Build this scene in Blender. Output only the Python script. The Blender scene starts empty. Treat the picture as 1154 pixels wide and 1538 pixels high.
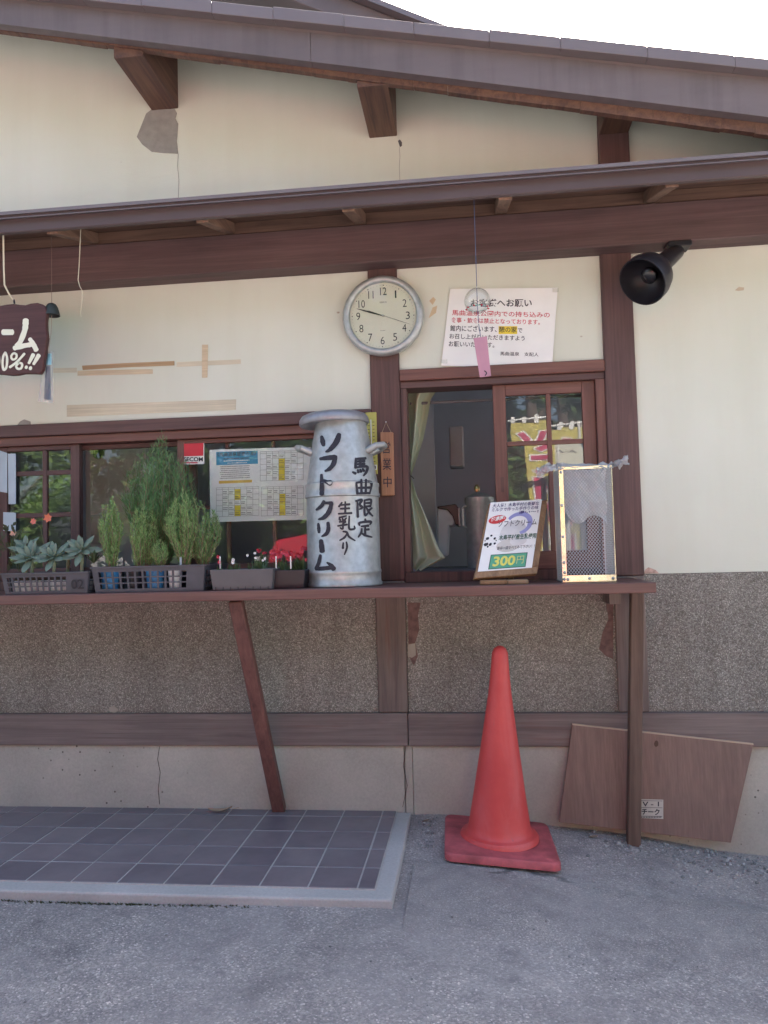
import bpy, math, random
from mathutils import Vector, Matrix
random.seed(7)
S = bpy.context.scene
COL = S.collection
PI = math.pi
# ------------------------------------------------------------------ camera
F, W, H = 1150.0, 1154.0, 1538.0
CAM = Vector((0.0, -3.05, 1.05))
yaw, pitch, roll = math.radians(6.37), math.radians(2.90), math.radians(-1.47)
FW = Vector((-math.sin(yaw)*math.cos(pitch), math.cos(yaw)*math.cos(pitch), math.sin(pitch)))
r0 = Vector((math.cos(yaw), math.sin(yaw), 0.0)); u0 = r0.cross(FW)
RT = r0*math.cos(roll) + u0*math.sin(roll)
UP = -r0*math.sin(roll) + u0*math.cos(roll)
cd = bpy.data.cameras.new('camera'); cam = bpy.data.objects.new('camera', cd); COL.objects.link(cam)
cd.sensor_fit = 'VERTICAL'; cd.sensor_height = 36.0; cd.lens = F/H*36.0
cd.clip_start = 0.05; cd.clip_end = 2000
m = Matrix((RT, UP, -FW)).transposed().to_4x4(); m.translation = CAM
cam.matrix_world = m
S.camera = cam
# ------------------------------------------------------------------ world, sun, exposure
SUN_EL, SUN_AZ = 44.0, 16.0          # azimuth measured from +Y (behind the shop) towards +X
world = bpy.data.worlds.new('World'); S.world = world; world.use_nodes = True
wn = world.node_tree; wn.nodes.clear()
sky = wn.nodes.new('ShaderNodeTexSky'); sky.sky_type = 'NISHITA'; sky.sun_disc = False
sky.sun_elevation = math.radians(SUN_EL); sky.sun_rotation = math.radians(SUN_AZ)
sky.air_density = 1.0; sky.dust_density = 6.0; sky.ozone_density = 1.0
bg = wn.nodes.new('ShaderNodeBackground'); bg.inputs[1].default_value = 0.15
wo = wn.nodes.new('ShaderNodeOutputWorld')
wn.links.new(sky.outputs[0], bg.inputs[0]); wn.links.new(bg.outputs[0], wo.inputs[0])
ld = bpy.data.lights.new('sun', 'SUN'); ld.energy = 5.0; ld.angle = math.radians(0.5); ld.color = (1, 0.975, 0.94)
sun = bpy.data.objects.new('sun', ld); COL.objects.link(sun)
sd = Vector((math.sin(math.radians(SUN_AZ))*math.cos(math.radians(SUN_EL)), math.cos(math.radians(SUN_AZ))*math.cos(math.radians(SUN_EL)), math.sin(math.radians(SUN_EL))))
sun.rotation_euler = sd.to_track_quat('Z', 'Y').to_euler(); sun.location = (3, 8, 12)
S.view_settings.view_transform = 'Standard'; S.view_settings.look = 'None'
S.view_settings.exposure = 1.98; S.view_settings.gamma = 1.0; S.view_settings.use_curve_mapping = False
S.cycles.max_bounces = 6; S.cycles.transparent_max_bounces = 10; S.cycles.diffuse_bounces = 4; S.cycles.glossy_bounces = 3
S.cycles.caustics_reflective = False; S.cycles.caustics_refractive = False
S.cycles.use_denoising = True

# ------------------------------------------------------------------ helpers
def ray(px, py): return FW*F + RT*(px-W/2) - UP*(py-H/2)
def P(px, py, Y=0.0):
    d = ray(px, py); return CAM + d*((Y-CAM.y)/d.y)
def lerp(a, b, t): return a+(b-a)*t

def link(o): COL.objects.link(o); return o
def thing(name, label, cat, loc=(0, 0, 0), group=None):
    o = link(bpy.data.objects.new(name, None)); o.location = loc; o.empty_display_size = 0.05
    tag(o, label, cat, group); return o
def tag(o, label=None, cat=None, group=None, kind=None):
    if label: o['label'] = label
    if cat: o['category'] = cat
    if group: o['group'] = group
    if kind: o['kind'] = kind
    return o
def wloc(o):
    v = Vector((0, 0, 0))
    while o: v += o.location; o = o.parent
    return v

class MB:
    def __init__(s): s.v = []; s.f = []; s.mi = []; s.cur = 0
    def add(s, vs, fs):
        b = len(s.v); s.v += [Vector(v) for v in vs]
        for f in fs: s.f.append([b+i for i in f]); s.mi.append(s.cur)
        return s
    def box(s, x0, x1, y0, y1, z0, z1):
        return s.hexa([(x0,y0,z0),(x1,y0,z0),(x1,y1,z0),(x0,y1,z0),(x0,y0,z1),(x1,y0,z1),(x1,y1,z1),(x0,y1,z1)])
    def hexa(s, v): return s.add(v, [(0,3,2,1),(4,5,6,7),(0,1,5,4),(1,2,6,5),(2,3,7,6),(3,0,4,7)])
    def beam(s, p, q, w, h, up=(0, 0, 1)):
        p = Vector(p); q = Vector(q); d = (q-p).normalized(); u = Vector(up)
        r = d.cross(u).normalized(); u = r.cross(d)
        vs = []
        for c in (p, q):
            for a, b in ((-1,-1),(1,-1),(1,1),(-1,1)): vs.append(c + r*(a*w/2) + u*(b*h/2))
        return s.add(vs, [(0,1,2,3),(7,6,5,4),(0,4,5,1),(1,5,6,2),(2,6,7,3),(3,7,4,0)])
    def prism(s, pts, y0, y1):           # polygon of (x,z), extruded in y
        n = len(pts)
        vs = [(x, y0, z) for x, z in pts] + [(x, y1, z) for x, z in pts]
        return s.add(vs, [list(range(n)), list(range(2*n-1, n-1, -1))] + [(i, i+n, (i+1) % n+n, (i+1) % n) for i in range(n)])
    def ext(s, pts, off):                # polygon of 3D points, extruded by a vector
        n = len(pts); off = Vector(off)
        vs = [Vector(p) for p in pts] + [Vector(p)+off for p in pts]
        return s.add(vs, [list(range(n)), list(range(2*n-1, n-1, -1))] + [(i, i+n, (i+1) % n+n, (i+1) % n) for i in range(n)])
    def lathe(s, prof, c=(0, 0, 0), n=32, axis=None, cap=True):
        c = Vector(c)
        if axis is None: ax, e1, e2 = Vector((0,0,1)), Vector((1,0,0)), Vector((0,1,0))
        else:
            ax = Vector(axis).normalized(); e1 = ax.orthogonal().normalized(); e2 = ax.cross(e1)
        vs = []; fs = []
        for r, z in prof:
            for i in range(n):
                a = 2*PI*i/n; vs.append(c + ax*z + e1*(r*math.cos(a)) + e2*(r*math.sin(a)))
        for j in range(len(prof)-1):
            for i in range(n):
                k = (i+1) % n; fs.append((j*n+i, j*n+k, (j+1)*n+k, (j+1)*n+i))
        if cap:
            if prof[0][0] > 1e-6: fs.append(tuple(range(n-1, -1, -1)))
            if prof[-1][0] > 1e-6: fs.append(tuple((len(prof)-1)*n+i for i in range(n)))
        return s.add(vs, fs)
    def tube(s, pts, rad, n=6):
        pts = [Vector(p) for p in pts]; vs = []; fs = []
        for j, p in enumerate(pts):
            d = (pts[min(j+1, len(pts)-1)] - pts[max(j-1, 0)]).normalized()
            e1 = d.orthogonal().normalized() if j == 0 else (e1 - d*e1.dot(d)).normalized()
            e2 = d.cross(e1); r = rad[j] if isinstance(rad, (list, tuple)) else rad
            for i in range(n):
                a = 2*PI*i/n; vs.append(p + e1*(r*math.cos(a)) + e2*(r*math.sin(a)))
        for j in range(len(pts)-1):
            for i in range(n):
                k = (i+1) % n; fs.append((j*n+i, j*n+k, (j+1)*n+k, (j+1)*n+i))
        fs.append(tuple(range(n-1, -1, -1))); fs.append(tuple((len(pts)-1)*n+i for i in range(n)))
        return s.add(vs, fs)
    def grid(s, fn, nu, nv):             # fn(u,v) -> point
        vs = [fn(i/nu, j/nv) for j in range(nv+1) for i in range(nu+1)]
        return s.add(vs, [(j*(nu+1)+i, j*(nu+1)+i+1, (j+1)*(nu+1)+i+1, (j+1)*(nu+1)+i) for j in range(nv) for i in range(nu)])
    def build(s, name, mat, parent=None, smooth=False, bevel=0, loc=None, seg=1, angle=40):
        org = wloc(parent) if parent else Vector((0, 0, 0))
        l = Vector(loc) if loc is not None else org
        me = bpy.data.meshes.new(name)
        me.from_pydata([tuple(v-l) for v in s.v], [], s.f)
        for mm in (mat if isinstance(mat, (list, tuple)) else [mat]): me.materials.append(mm)
        if any(s.mi): me.polygons.foreach_set('material_index', s.mi)
        if smooth:
            me.polygons.foreach_set('use_smooth', [True]*len(s.f))
            if smooth != 'all':
                try: me.set_sharp_from_angle(angle=math.radians(angle))
                except Exception: pass
        me.update()
        o = link(bpy.data.objects.new(name, me))
        if parent: o.parent = parent
        o.location = l-org
        if bevel:
            b = o.modifiers.new('bevel', 'BEVEL'); b.width = bevel; b.segments = seg; b.limit_method = 'ANGLE'
        return o
def place(src, name, parent, loc, rot=None, scale=None):      # shares mesh data
    o = link(bpy.data.objects.new(name, src.data)); o.parent = parent
    o.location = Vector(loc) - (wloc(parent) if parent else Vector((0,0,0)))
    if rot is not None: o.rotation_euler = rot
    if scale is not None: o.scale = scale
    for md in src.modifiers:
        b = o.modifiers.new(md.name, md.type); b.width = md.width; b.segments = md.segments; b.limit_method = md.limit_method
    return o

# ---- text and brush lettering
def text_mesh(body, bold=0.0):
    c = bpy.data.curves.new('lettering', 'FONT'); c.body = body; c.offset = bold; c.resolution_u = 3
    o = bpy.data.objects.new('lettering', c)
    me = o.to_mesh(); vs = [v.co.copy() for v in me.vertices]; fs = [tuple(p.vertices) for p in me.polygons]
    o.to_mesh_clear(); bpy.data.objects.remove(o); bpy.data.curves.remove(c)
    x0 = min(v.x for v in vs); x1 = max(v.x for v in vs); y0 = min(v.y for v in vs); y1 = max(v.y for v in vs)
    return [((v.x-x0)/max(x1-x0, 1e-6), (v.y-y0)/max(y1-y0, 1e-6)) for v in vs], fs
def text(mb, body, ll, lr, ul, bold=0.0, off=(0, 0, 0)):      # fits the text's bounding box to a parallelogram
    uv, fs = text_mesh(body, bold); ll = Vector(ll); ex = Vector(lr)-ll; ey = Vector(ul)-ll; off = Vector(off)
    mb.add([ll + ex*u + ey*v + off for u, v in uv], fs)
def text_px(mb, body, x0, y0, x1, y1, Y, bold=0.0, slope=0.0, fn=None):  # pixel box of the lettering on a surface
    fn = fn or (lambda a, b: P(a, b, Y))
    uv, fs = text_mesh(body, bold)
    mb.add([fn(lerp(x0, x1, u), lerp(y1, y0, v) + slope*(lerp(x0, x1, u)-x0)) for u, v in uv], fs)
def smooth_line(pts, w, k=5):
    if len(pts) == 2: k = 4
    P4 = [pts[0]]+list(pts)+[pts[-1]]; out = []; ws = []
    for i in range(len(pts)-1):
        a, b, c, d = P4[i:i+4]
        for j in range(k):
            t = j/k
            out.append(tuple(0.5*((2*b[q])+(c[q]-a[q])*t+(2*a[q]-5*b[q]+4*c[q]-d[q])*t*t+(3*b[q]-a[q]-3*c[q]+d[q])*t**3) for q in (0, 1)))
            ws.append(lerp(w[i], w[i+1], t))
    out.append(tuple(pts[-1])); ws.append(w[-1]); return out, ws
STROKE_N = [0]
def stroke(mb, pts, w, fn, lift=None):        # fn(x,y,h) -> 3D point; pts in picture units, w half widths
    if not isinstance(w, (list, tuple)): w = [w]*len(pts)
    L, ws = smooth_line(pts, w); left = []; right = []
    STROKE_N[0] += 1; h = 0.0008 + 0.00012*(STROKE_N[0] % 12)
    n = len(L); dirs = []
    for i in range(n):
        a = L[max(i-1, 0)]; b = L[min(i+1, n-1)]; dx, dy = b[0]-a[0], b[1]-a[1]; l = math.hypot(dx, dy) or 1
        dirs.append((dx/l, dy/l))
    def cap(c, d, r, sgn):
        out = []
        for k in range(1, 6):
            a = -PI/2 + PI*k/6
            out.append((c[0]+sgn*d[0]*r*math.cos(a)*0.8 - d[1]*r*math.sin(a)*1.0*sgn*-1*-1, c[1]+sgn*d[1]*r*math.cos(a)*0.8 + d[0]*r*math.sin(a)*sgn))
        return out
    for i in range(n):
        r = ws[i]*(1+0.08*random.uniform(-1, 1)); left.append((L[i][0]-dirs[i][1]*r, L[i][1]+dirs[i][0]*r)); right.append((L[i][0]+dirs[i][1]*r, L[i][1]-dirs[i][0]*r))
    vs = [fn(*p, h) for p in left]+[fn(*p, h) for p in right]
    fs = [(i, i+1, n+i+1, n+i) for i in range(n-1)]
    mb.add(vs, fs)
    for c, d, r, sgn in ((L[0], dirs[0], ws[0], -1), (L[-1], dirs[-1], ws[-1], 1)):
        pts2 = []
        for k in range(0, 7):
            a = -PI/2 + PI*k/6
            pts2.append((c[0] + sgn*d[0]*r*math.cos(a)*0.7 - d[1]*r*math.sin(a), c[1] + sgn*d[1]*r*math.cos(a)*0.7 + d[0]*r*math.sin(a)))
        mb.add([fn(*p, h) for p in pts2], [tuple(range(7))])

# ------------------------------------------------------------------ materials
def nodes(name):
    mt = bpy.data.materials.new(name); mt.use_nodes = True; nt = mt.node_tree
    return mt, nt, nt.nodes['Principled BSDF']
def N(nt, t, **kw):
    n = nt.nodes.new('ShaderNode'+t)
    for k, v in kw.items(): setattr(n, k, v)
    return n
def ramp(nt, fac, stops):
    r = N(nt, 'ValToRGB'); el = r.color_ramp.elements
    while len(el) < len(stops): el.new(0.5)
    for e, (p, c) in zip(el, stops): e.position = p; e.color = (*c, 1) if len(c) == 3 else c
    nt.links.new(fac, r.inputs[0]); return r.outputs[0]
def coords(nt, scale=(1, 1, 1), rnd=True):
    tc = N(nt, 'TexCoord'); mp = N(nt, 'Mapping'); mp.inputs['Scale'].default_value = scale
    nt.links.new(tc.outputs['Object'], mp.inputs[0])
    if rnd:
        oi = N(nt, 'ObjectInfo'); mu = N(nt, 'MATH' if False else 'Math', operation='MULTIPLY'); mu.inputs[1].default_value = 37.0
        nt.links.new(oi.outputs['Random'], mu.inputs[0]); nt.links.new(mu.outputs[0], mp.inputs['Location'])
    return mp.outputs[0]
def noise(nt, co, scale, detail=4, rough=0.55, dist=0.0):
    n = N(nt, 'TexNoise'); n.inputs['Scale'].default_value = scale; n.inputs['Detail'].default_value = detail
    n.inputs['Roughness'].default_value = rough; n.inputs['Distortion'].default_value = dist
    nt.links.new(co, n.inputs['Vector']); return n.outputs['Fac']
def mixc(nt, fac, a, b, mode='MIX'):
    mx = N(nt, 'Mix', data_type='RGBA', blend_type=mode)
    for s, v in ((0, fac), (6, a), (7, b)):
        if isinstance(v, (int, float)): mx.inputs[s].default_value = v
        elif isinstance(v, tuple): mx.inputs[s].default_value = (*v, 1)
        else: nt.links.new(v, mx.inputs[s])
    return mx.outputs[2]
def bump(nt, h, bsdf, strength=0.3, dist=0.002):
    b = N(nt, 'Bump'); b.inputs['Strength'].default_value = strength; b.inputs['Distance'].default_value = dist
    nt.links.new(h, b.inputs['Height']); nt.links.new(b.outputs[0], bsdf.inputs['Normal'])
def plain(name, c, rough=0.6, metallic=0.0, var=0.12, scale=12, bmp=0.0, bscale=80, spec=None, randobj=0.0):
    mt, nt, b = nodes(name); co = coords(nt)
    n = noise(nt, co, scale, 5)
    lo = tuple(max(0, x*(1-var)) for x in c); hi = tuple(min(1, x*(1+var)) for x in c)
    out = ramp(nt, n, [(0.3, lo), (0.7, hi)])
    if randobj:
        oi = N(nt, 'ObjectInfo'); mr = N(nt, 'MapRange'); mr.inputs[3].default_value = 1-randobj; mr.inputs[4].default_value = 1+randobj
        nt.links.new(oi.outputs['Random'], mr.inputs[0]); hv = N(nt, 'HueSaturation'); nt.links.new(mr.outputs[0], hv.inputs['Value']); nt.links.new(out, hv.inputs['Color']); out = hv.outputs[0]
    nt.links.new(out, b.inputs['Base Color'])
    b.inputs['Roughness'].default_value = rough; b.inputs['Metallic'].default_value = metallic
    if spec is not None: b.inputs['Specular IOR Level'].default_value = spec
    if bmp: bump(nt, noise(nt, co, bscale, 4), b, bmp, 0.002)
    return mt
def wood(name, dark, light, axis='x', rough=0.62, grain=1.0, wear=None, wear_amt=0.55, bmp=0.35):
    mt, nt, b = nodes(name)
    st = {'x': (1.6, 34, 34), 'y': (34, 1.6, 34), 'z': (34, 34, 1.6)}[axis]
    co = coords(nt, st); n1 = noise(nt, co, 1.0*grain, 6, 0.65, 0.6)
    st2 = {'x': (3, 170, 170), 'y': (170, 3, 170), 'z': (170, 170, 3)}[axis]
    n2 = noise(nt, coords(nt, st2), 1.0, 3, 0.6)
    c = ramp(nt, n1, [(0.28, dark), (0.5, tuple(lerp(a, q, 0.55) for a, q in zip(dark, light))), (0.72, light)])
    c = mixc(nt, 0.35, c, ramp(nt, n2, [(0.3, (0.35, 0.35, 0.35)), (0.7, (1, 1, 1))]), 'MULTIPLY')
    big = noise(nt, coords(nt), 2.3, 5, 0.6)
    c = mixc(nt, 0.5, c, ramp(nt, big, [(0.3, (0.62, 0.62, 0.64)), (0.7, (1.15, 1.12, 1.1))]), 'MULTIPLY')
    if wear:
        wmask = ramp(nt, noise(nt, coords(nt, tuple(0.25*k for k in st)), 1.3, 8, 0.7), [(wear_amt, (0, 0, 0)), (wear_amt+0.14, (1, 1, 1))])
        c = mixc(nt, wmask, c, wear)
    nt.links.new(c, b.inputs['Base Color']); b.inputs['Roughness'].default_value = rough
    bump(nt, n2, b, bmp, 0.0012); return mt
def glass_mat(name, tint=(0.92, 0.95, 0.94), ior=1.9, rough=0.0):
    mt, nt, b = nodes(name); nt.nodes.remove(b); out = nt.nodes['Material Output']
    t = N(nt, 'BsdfTransparent'); t.inputs[0].default_value = (*tint, 1)
    g = N(nt, 'BsdfGlossy'); g.inputs['Roughness'].default_value = rough
    # slight waviness of old glass
    nz = noise(nt, coords(nt), 5.0, 1); bp = N(nt, 'Bump'); bp.inputs['Strength'].default_value = 0.02; bp.inputs['Distance'].default_value = 0.01
    nt.links.new(nz, bp.inputs['Height']); nt.links.new(bp.outputs[0], g.inputs['Normal'])
    lw = N(nt, 'LayerWeight'); lw.inputs[0].default_value = 0.5; p5 = N(nt, 'Math', operation='POWER'); p5.inputs[1].default_value = 5.0; nt.links.new(lw.outputs['Facing'], p5.inputs[0])
    r0_ = ((ior-1)/(ior+1))**2; fr = N(nt, 'Math', operation='MULTIPLY_ADD'); fr.inputs[1].default_value = 1-r0_; fr.inputs[2].default_value = r0_; nt.links.new(p5.outputs[0], fr.inputs[0])
    mx = N(nt, 'MixShader'); nt.links.new(fr.outputs[0], mx.inputs[0]); nt.links.new(t.outputs[0], mx.inputs[1]); nt.links.new(g.outputs[0], mx.inputs[2])
    nt.links.new(mx.outputs[0], out.inputs[0]); return mt
def leaf_mat(name, c1, c2, trans=0.35, rough=0.5):
    mt, nt, b = nodes(name); out = nt.nodes['Material Output']
    ge = N(nt, 'NewGeometry'); col = ramp(nt, ge.outputs['Random Per Island'], [(0.0, c1), (1.0, c2)])
    nt.links.new(col, b.inputs['Base Color']); b.inputs['Roughness'].default_value = rough
    tr = N(nt, 'BsdfTranslucent'); nt.links.new(col, tr.inputs[0]); mx = N(nt, 'MixShader'); mx.inputs[0].default_value = trans
    nt.links.new(b.outputs[0], mx.inputs[1]); nt.links.new(tr.outputs[0], mx.inputs[2]); nt.links.new(mx.outputs[0], out.inputs[0]); return mt
def film(name, c=(0.8, 0.83, 0.85), alpha=0.55, rough=0.25):
    mt, nt, b = nodes(name); out = nt.nodes['Material Output']
    b.inputs['Base Color'].default_value = (*c, 1); b.inputs['Roughness'].default_value = rough
    tr = N(nt, 'BsdfTranslucent'); tr.inputs[0].default_value = (*c, 1)
    m1 = N(nt, 'MixShader'); m1.inputs[0].default_value = 0.45; nt.links.new(b.outputs[0], m1.inputs[1]); nt.links.new(tr.outputs[0], m1.inputs[2])
    t = N(nt, 'BsdfTransparent'); m2 = N(nt, 'MixShader'); m2.inputs[0].default_value = alpha
    nt.links.new(t.outputs[0], m2.inputs[1]); nt.links.new(m1.outputs[0], m2.inputs[2]); nt.links.new(m2.outputs[0], out.inputs[0]); return mt

def mk_plaster():
    mt, nt, b = nodes('plaster'); co = coords(nt, rnd=False)
    big = noise(nt, co, 0.9, 6, 0.6)
    c = ramp(nt, big, [(0.3, (0.65, 0.68, 0.585)), (0.55, (0.70, 0.73, 0.64)), (0.75, (0.735, 0.77, 0.69))])
    streak = noise(nt, coords(nt, (7, 7, 0.7), False), 1.0, 5, 0.6)
    c = mixc(nt, 0.35, c, ramp(nt, streak, [(0.35, (0.90, 0.89, 0.86)), (0.6, (1, 1, 1))]), 'MULTIPLY')
    sp = N(nt, 'TexVoronoi'); sp.inputs['Scale'].default_value = 7.0; nt.links.new(coords(nt, (1, 1, 1.7), False), sp.inputs['Vector'])
    spm = ramp(nt, sp.outputs['Distance'], [(0.03, (1, 1, 1)), (0.06, (0, 0, 0))])
    gate = ramp(nt, noise(nt, co, 3.1, 2), [(0.55, (0, 0, 0)), (0.6, (1, 1, 1))])
    sm = mixc(nt, 1.0, spm, gate, 'MULTIPLY')
    c = mixc(nt, sm, c, (0.36, 0.30, 0.22))
    nt.links.new(c, b.inputs['Base Color']); b.inputs['Roughness'].default_value = 0.85
    ad = N(nt, 'Math', operation='MULTIPLY_ADD'); ad.inputs[1].default_value = 0.35; nt.links.new(noise(nt, co, 160, 4, 0.7), ad.inputs[0]); nt.links.new(noise(nt, coords(nt, (6, 6, 14), False), 1.0, 5, 0.6, 1.0), ad.inputs[2])
    bump(nt, ad.outputs[0], b, 0.30, 0.004); return mt
def mk_pebble():
    mt, nt, b = nodes('pebble_dash'); co = coords(nt, rnd=False)
    v = N(nt, 'TexVoronoi'); v.inputs['Scale'].default_value = 235; nt.links.new(co, v.inputs['Vector'])
    sx = N(nt, 'SeparateColor'); nt.links.new(v.outputs['Color'], sx.inputs[0])
    c = ramp(nt, sx.outputs[0], [(0.0, (0.26, 0.25, 0.225)), (0.45, (0.36, 0.35, 0.315)), (0.78, (0.44, 0.425, 0.385)), (0.94, (0.54, 0.525, 0.475)), (1.0, (0.66, 0.645, 0.59))])
    edge = ramp(nt, v.outputs['Distance'], [(0.2, (1, 1, 1)), (0.75, (0.55, 0.53, 0.5))])
    c = mixc(nt, 1.0, c, edge, 'MULTIPLY')
    big = noise(nt, co, 2.4, 7, 0.65, 0.5); c = mixc(nt, 0.75, c, ramp(nt, big, [(0.28, (0.74, 0.73, 0.74)), (0.5, (1, 1, 1)), (0.75, (1.22, 1.2, 1.2))]), 'MULTIPLY')
    drip = noise(nt, coords(nt, (6, 6, 0.5), False), 1.0, 6, 0.65); c = mixc(nt, 0.6, c, ramp(nt, drip, [(0.32, (0.66, 0.63, 0.62)), (0.55, (1, 1, 1))]), 'MULTIPLY')
    # red-brown paint smears that ran off the counter beside the posts
    nt.links.new(c, b.inputs['Base Color']); b.inputs['Roughness'].default_value = 0.8
    inv = N(nt, 'Math', operation='SUBTRACT'); inv.inputs[0].default_value = 1.0; nt.links.new(v.outputs['Distance'], inv.inputs[1])
    bump(nt, inv.outputs[0], b, 0.9, 0.004); return mt
def mk_concrete(name, base, warm, pits=True):
    mt, nt, b = nodes(name); co = coords(nt, rnd=False)
    big = noise(nt, co, 2.2, 7, 0.6, 0.4); c = ramp(nt, big, [(0.3, base), (0.7, warm)])
    fine = noise(nt, co, 120, 4, 0.7); c = mixc(nt, 0.4, c, ramp(nt, fine, [(0.3, (0.7, 0.7, 0.7)), (0.7, (1.15, 1.15, 1.15))]), 'MULTIPLY')
    h = fine
    if pits:
        v = N(nt, 'TexVoronoi'); v.inputs['Scale'].default_value = 26; nt.links.new(co, v.inputs['Vector'])
        pm = ramp(nt, v.outputs['Distance'], [(0.07, (1, 1, 1)), (0.13, (0, 0, 0))])
        gate = ramp(nt, noise(nt, co, 1.7, 3), [(0.5, (0, 0, 0)), (0.58, (1, 1, 1))])
        pm = mixc(nt, 1.0, pm, gate, 'MULTIPLY'); c = mixc(nt, pm, c, (0.10, 0.09, 0.08))
        inv = N(nt, 'Math', operation='SUBTRACT'); nt.links.new(fine, inv.inputs[0]); nt.links.new(pm, inv.inputs[1]); h = inv.outputs[0]
    nt.links.new(c, b.inputs['Base Color']); b.inputs['Roughness'].default_value = 0.88
    bump(nt, h, b, 0.4, 0.002); return mt
def mk_asphalt(name, base=0.25, bright=0.5, scale=210, cracks=True):
    mt, nt, b = nodes(name); co = coords(nt, rnd=False); k = base
    big = noise(nt, co, 0.8, 8, 0.68, 0.6)
    c = ramp(nt, big, [(0.28, (k*0.79, k*0.73, k*0.70)), (0.48, (k*1.03, k*0.955, k*0.915)), (0.72, (k*1.29, k*1.205, k*1.15))])
    mid = noise(nt, co, 5.5, 7, 0.7, 0.8)                    # dusty and oily patches
    c = mixc(nt, 0.75, c, ramp(nt, mid, [(0.30, (0.66, 0.66, 0.68)), (0.5, (1, 1, 1)), (0.72, (1.26, 1.24, 1.2))]), 'MULTIPLY')
    st = ramp(nt, noise(nt, coords(nt, (0.55, 1.5, 1), False), 1.6, 6, 0.6, 1.2), [(0.60, (0, 0, 0)), (0.70, (0.55, 0.55, 0.55))])
    c = mixc(nt, st, c, (k*0.45, k*0.43, k*0.44))
    v = N(nt, 'TexVoronoi'); v.inputs['Scale'].default_value = scale; nt.links.new(co, v.inputs['Vector'])
    sx = N(nt, 'SeparateColor'); nt.links.new(v.outputs['Color'], sx.inputs[0])
    stones = ramp(nt, sx.outputs[0], [(0.0, (0.62, 0.62, 0.63)), (0.7, (1.04, 1.03, 1.01)), (0.93, (1.3, 1.27, 1.22)), (0.985, (2.0, 1.95, 1.88))])
    gate0 = ramp(nt, noise(nt, co, 2.6, 4, 0.6), [(0.35, (0.35, 0.35, 0.35)), (0.65, (1, 1, 1))])
    c = mixc(nt, gate0, c, mixc(nt, 1.0, c, stones, 'MULTIPLY'))
    v2 = N(nt, 'TexVoronoi'); v2.inputs['Scale'].default_value = scale*0.36; v2.inputs['Randomness'].default_value = 1.0; nt.links.new(co, v2.inputs['Vector'])
    s2 = N(nt, 'SeparateColor'); nt.links.new(v2.outputs['Color'], s2.inputs[0])
    m2 = ramp(nt, v2.outputs['Distance'], [(0.16, (1, 1, 1)), (0.34, (0, 0, 0))]); g2 = ramp(nt, s2.outputs[1], [(0.90, (0, 0, 0)), (0.94, (0.85, 0.85, 0.85))])
    m2 = mixc(nt, 1.0, mixc(nt, 1.0, m2, g2, 'MULTIPLY'), gate0, 'MULTIPLY'); c = mixc(nt, m2, c, (bright, bright*0.96, bright*0.91))
    h = N(nt, 'Math', operation='SUBTRACT'); nt.links.new(noise(nt, co, 60, 5, 0.75), h.inputs[0]); nt.links.new(v.outputs['Distance'], h.inputs[1]); hh = h.outputs[0]
    if cracks:
        wp = N(nt, 'Mix', data_type='VECTOR'); wp.inputs[0].default_value = 0.10
        nz = N(nt, 'TexNoise'); nz.inputs['Scale'].default_value = 7; nz.inputs['Detail'].default_value = 5; nt.links.new(co, nz.inputs['Vector'])
        nt.links.new(co, wp.inputs[4]); nt.links.new(nz.outputs['Color'], wp.inputs[5])
        ve = N(nt, 'TexVoronoi'); ve.feature = 'DISTANCE_TO_EDGE'; ve.inputs['Scale'].default_value = 1.1; nt.links.new(wp.outputs[1], ve.inputs['Vector'])
        ck_ = ramp(nt, ve.outputs['Distance'], [(0.003, (1, 1, 1)), (0.010, (0, 0, 0))]); gk = ramp(nt, noise(nt, co, 1.3, 3), [(0.50, (0, 0, 0)), (0.60, (0.8, 0.8, 0.8))])
        ck_ = mixc(nt, 1.0, ck_, gk, 'MULTIPLY'); c = mixc(nt, ck_, c, (k*0.3, k*0.29, k*0.28))
    nt.links.new(c, b.inputs['Base Color']); b.inputs['Roughness'].default_value = 0.88
    bump(nt, hh, b, 0.85, 0.004); return mt

M = {}
M['plaster'] = mk_plaster()
M['pebble'] = mk_pebble()
M['found'] = mk_concrete('foundation_concrete', (0.37, 0.355, 0.31), (0.50, 0.475, 0.41))
M['curb'] = mk_concrete('curb_concrete', (0.42, 0.405, 0.385), (0.54, 0.52, 0.495), False)
M['asphalt'] = mk_asphalt('asphalt', 0.35, 0.60)
M['patch'] = mk_asphalt('asphalt_patch', 0.35, 0.5, 300, False)
M['undercoat'] = plain('grey_undercoat', (0.30, 0.29, 0.27), 0.9, var=0.12, scale=30, bmp=0.3, bscale=150)
RB_D, RB_L = (0.078, 0.042, 0.042), (0.165, 0.092, 0.086)
M['wood_x'] = wood('stained_wood_x', RB_D, RB_L, 'x')
M['wood_y'] = wood('stained_wood_y', RB_D, (0.22, 0.12, 0.08), 'y')
M['wood_z'] = wood('stained_wood_z', RB_D, RB_L, 'z')
M['red_x'] = wood('red_stained_wood_x', (0.11, 0.048, 0.042), (0.25, 0.115, 0.092), 'x', 0.5)
M['red_z'] = wood('red_stained_wood_z', (0.11, 0.048, 0.042), (0.25, 0.115, 0.092), 'z', 0.5)
M['dark_z'] = wood('dark_stained_wood_z', (0.05, 0.028, 0.028), (0.16, 0.08, 0.07), 'z', 0.55)
M['grey_x'] = wood('weathered_wood_x', (0.15, 0.12, 0.112), (0.28, 0.225, 0.205), 'x', 0.8, wear=(0.17, 0.085, 0.07), wear_amt=0.56)
M['grey_z'] = wood('weathered_wood_z', (0.14, 0.108, 0.098), (0.28, 0.22, 0.19), 'z', 0.8, wear=(0.15, 0.07, 0.055), wear_amt=0.58)
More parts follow.
